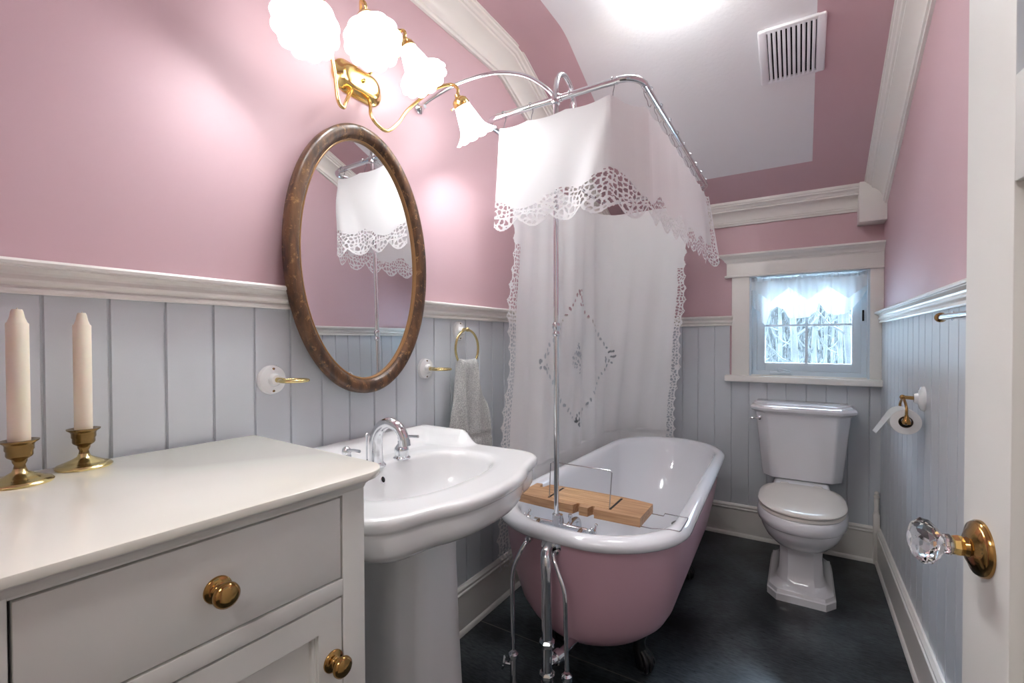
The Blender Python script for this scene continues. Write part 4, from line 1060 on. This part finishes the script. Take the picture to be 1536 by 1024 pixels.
# ------------------------------------------------------------------ toilet paper on the right wall
RWF = XR - .007
tpy, tpz = 2.14, .993
tph = thing('toilet_paper_holder', 'white porcelain mount with brass yoke holding a paper roll on the right wall', 'toilet paper holder', (RWF, tpy, tpz))
b = MB().lathe([(0, 0), (1, 0), (1, .004), (.93, .010), (.72, .014), (.45, .017), (.40, .024), (.33, .028), (0, .028)], (0, 0, 0), (1, 0, 0), 36)
for v in b.bm.verts: v.co = V((RWF - v.co.x, tpy + v.co.y * .037, tpz + v.co.z * .044))
mt = obj('mount', b, M['porcelain'], tph)
b = MB()
for s_ in (-1, 1): obj('screw', MB().lathe([(0, 0), (.004, 0), (.004, .002), (0, .003)], (RWF - .0115, tpy, tpz + s_ * .031), (-1, 0, 0), 10), M['antique'], mt)
rxp = .308; rzp = .918
b = MB().tube([(RWF - .02, tpy, tpz), (rxp - .002, tpy, tpz + .002)], .0065, 12); b.sphere((rxp - .002, tpy, tpz + .002), .009, 12); obj('post', b, M['brass'], tph)
b = MB()
for s_ in (-1, 1):
    b.tube(spline([(rxp, tpy, tpz), (rxp, tpy + s_ * .025, tpz - .008), (rxp, tpy + s_ * .055, tpz - .024), (rxp, tpy + s_ * .062, tpz - .036), (rxp, tpy + s_ * .062, rzp + .018)], 5), .0042, 10)
    b.lathe([(0, 0), (.005, 0), (.007, .01), (.0115, .02), (.013, .026), (.011, .032), (0, .034)], (rxp, tpy + s_ * .062, rzp + .022), (0, 0, -1), 20)
obj('yoke', b, M['brass'], tph)
b = MB().tube([(rxp, tpy - .058, rzp), (rxp, tpy + .058, rzp)], .0135, 18); obj('spindle', b, M['chrome'], tph)
tp_ = thing('toilet_paper_roll', 'white toilet paper roll with a loose sheet on the brass yoke holder', 'toilet paper', (rxp, tpy, rzp))
hole = .0195; ro = .043
b = MB().lathe([(hole, -.05), (ro - .001, -.05), (ro, -.049), (ro, .049), (ro - .001, .05), (hole, .05), (hole, -.05)], (rxp, tpy, rzp - .004), (0, 1, 0), 48)
obj('roll', b, M['paper'], tp_)
b = MB().lathe([(hole - .001, -.0505), (hole + .0006, -.0505), (hole + .0006, .0505), (hole - .001, .0505), (hole - .001, -.0505)], (rxp, tpy, rzp - .004), (0, 1, 0), 36); obj('core', b, M['card'], tp_)
def shfn(u, v):
    y = tpy - .05 + .10 * v
    L = u * .125; a0 = math.radians(95); arcl = ro * math.radians(55)
    if L < arcl:
        a_ = a0 + L / ro; return V((rxp + (ro + .0012) * math.cos(a_), y, rzp - .004 + (ro + .0012) * math.sin(a_)))
    a_ = a0 + arcl / ro; p_ = V((rxp + (ro + .0012) * math.cos(a_), y, rzp - .004 + (ro + .0012) * math.sin(a_))); d_ = V((-math.sin(a_), 0, math.cos(a_)))
    q = p_ + d_ * (L - arcl); q.x -= .10 * (L - arcl) ** 2; q.z -= .006 * (v - .5) * (L - arcl) / .08
    return q
b = MB().grid(shfn, 20, 8); bmesh.ops.solidify(b.bm, geom=list(b.bm.faces), thickness=.0006); obj('loose_sheet', b, M['paper'], tp_, 60)

# towel bar half hidden by the door
tb = thing('towel_bar', 'chrome towel bar on the right wall, its end showing past the door edge', 'towel bar', (.31, 1.3, 1.255))
b = MB().tube([(.307, 1.615, 1.256), (.307, .95, 1.250)], .0085, 16); obj('bar', b, M['chrome'], tb)
b = MB().lathe([(0, -.008), (.009, -.008), (.0125, -.003), (.0125, .006), (.009, .010), (.004, .012), (0, .012)], (.307, 1.622, 1.256), (0, 1, 0), 20); obj('end_cap', b, M['brass'], tb)
for y in (1.50, 1.06): obj('post', MB().lathe([(0, 0), (.022, 0), (.02, .01), (.010, .02), (.009, .055), (.012, .06), (0, .062)], (RWF, y, 1.2555), (-1, 0, 0), 20), M['chrome'], tb)

# ------------------------------------------------------------------ ceiling vent on the slope
vs = math.atan(SL)
vo = V((-.037, 2.225, ceil_z(2.225))); vy = V((0, math.cos(vs), -math.sin(vs))); vn = V((0, -math.sin(vs), -math.cos(vs)))
def VP(x, y, n): return vo + V((x, 0, 0)) + vy * y + vn * n
ve = thing('ceiling_vent', 'white slotted exhaust fan grille on the sloping ceiling', 'vent', vo)
def vbox(b, x0, x1, y0, y1, n0, n1, bev=0):
    t = bmesh.new(); bmesh.ops.create_cube(t, size=1.0)
    for v in t.verts: v.co = V(((x0 + x1) / 2 + v.co.x * (x1 - x0), (y0 + y1) / 2 + v.co.y * (y1 - y0), (n0 + n1) / 2 + v.co.z * (n1 - n0)))
    if bev: bmesh.ops.bevel(t, geom=list(t.edges), offset=bev, segments=3, profile=.5, affect='EDGES')
    for v in t.verts: v.co = VP(v.co.x, v.co.y, v.co.z)
    b.add(t)
b = MB(); hx, hy = .114, .128
vbox(b, -hx, -.083, -hy, hy, 0, .016, .0065); vbox(b, .083, hx, -hy, hy, 0, .016, .0065); vbox(b, -.09, .09, -hy, -hy + .016, 0, .0155, .003); vbox(b, -.09, .09, hy - .016, hy, 0, .0155, .003)
obj('grille_frame', b, M['vent'], ve, 50)
b = MB()
for k in range(10): xx = -.083 + .166 * (k + .5) / 10 + .0; vbox(b, xx - .0055, xx + .0055, -hy + .010, hy - .010, .004, .0165, .002)
obj('louvre', b, M['vent'], ve, 50)
b = MB(); vbox(b, -.085, .085, -hy + .01, hy - .01, .0005, .007); obj('backing', b, M['dark'], ve)

# ceiling light (bowl with brass finial)
LX, LY = -.405, 1.69; BZ = .012
cl = thing('ceiling_light', 'frosted bowl ceiling light with brass finial at the top of the view', 'lamp', (LX, LY, ZC))
b = MB().lathe([(0, 0), (.075, 0), (.075, .012), (.055, .022), (.012, .028), (0, .028)], (LX, LY, ZC), (0, 0, -1), 36); b.tube([(LX, LY, ZC - .02), (LX, LY, ZC - .112)], .004, 8); obj('canopy', b, M['gold'], cl)
bp_ = [(.150, .040), (.146, .058), (.130, .078), (.105, .093), (.070, .104), (.035, .109), (.006, .110)]
b = MB().lathe(bp_ + [(r - .003 if r > .01 else r, h - .003) for r, h in reversed(bp_)], (LX, LY, ZC + BZ), (0, 0, -1), 48); obj('glass_bowl', b, M['bowl_glass'], cl, 60)
b = MB().lathe([(0, .107), (.016, .107), (.018, .112), (.010, .117), (.007, .121), (.010, .127), (.008, .134), (.003, .138), (0, .139)], (LX, LY, ZC), (0, 0, -1), 20); obj('finial', b, M['gold'], cl)
for s_ in (-1, 1): obj('bulb', MB().sphere((LX + s_ * .055, LY, ZC - .055), .022, 14), M['bulb_ceiling'], cl)

# ------------------------------------------------------------------ lights, world, camera
def light(name, kind, loc, energy, color, size=.05, rot=None, sy=None):
    l = bpy.data.lights.new(name, kind); l.energy = energy; l.color = color
    if kind == 'POINT': l.shadow_soft_size = size
    if kind == 'AREA':
        l.size = size
        if sy: l.shape = 'RECTANGLE'; l.size_y = sy
    o = bpy.data.objects.new(name, l); col.objects.link(o); o.location = loc
    if rot: o.rotation_euler = rot
    return o
# unseen fill light added in the hall, shining through the doorway behind the camera
light('hall_fill', 'AREA', (-.2, -.9, 2.45), 10, (1, .98, .97), .6, (0, 0, 0))

w = bpy.data.worlds.new('winter_sky'); sc.world = w; w.use_nodes = True
nt = w.node_tree; bg = nt.nodes['Background']          # overcast sky: pale haze at the horizon, much brighter overhead
tcw = nt.nodes.new('ShaderNodeTexCoord'); spw = nt.nodes.new('ShaderNodeSeparateXYZ'); nt.links.new(tcw.outputs['Generated'], spw.inputs[0])
mrw = nt.nodes.new('ShaderNodeMapRange'); mrw.interpolation_type = 'SMOOTHSTEP'
mrw.inputs['From Min'].default_value = .13; mrw.inputs['From Max'].default_value = .75; mrw.inputs['To Min'].default_value = .68; mrw.inputs['To Max'].default_value = 40.0
nt.links.new(spw.outputs[2], mrw.inputs['Value']); nt.links.new(mrw.outputs[0], bg.inputs[1])
bg.inputs[0].default_value = (.66, .83, 1.0, 1)
pt = light('window_portal', 'AREA', (.026, YB + .125, 1.285), 1, (1, 1, 1), .56, (-PI / 2, 0, 0), .60)
pt.data.cycles.is_portal = True

cam = bpy.data.cameras.new('camera'); co = bpy.data.objects.new('camera', cam); col.objects.link(co); sc.camera = co
cam.sensor_fit = 'HORIZONTAL'; cam.sensor_width = 36.0; cam.clip_start = .02
F, YAW, CYP, CXP, PIT, ROLL = 699.178, .5624, 520.609, 760.392, -.0145, .0033
cam.lens = F / 1536 * 36
cam.shift_x = (768 - CXP) / 1536; cam.shift_y = (CYP - 512) / 1536
co.location = (0, 0, 1.2)
# look along +Y, turned left by YAW, tipped by PIT
co.matrix_world = Matrix.Translation((0, 0, 1.2)) @ Matrix.Rotation(YAW, 4, 'Z') @ Matrix.Rotation(PI / 2 + PIT, 4, 'X') @ Matrix.Rotation(-ROLL, 4, 'Z')

sc.view_settings.view_transform = 'Standard'; sc.view_settings.look = 'None'
sc.view_settings.exposure = 0.7; sc.view_settings.gamma = 1.0; sc.view_settings.use_curve_mapping = False
for o in ROOTS:
    if 'world_built' in o.keys(): del o['world_built']
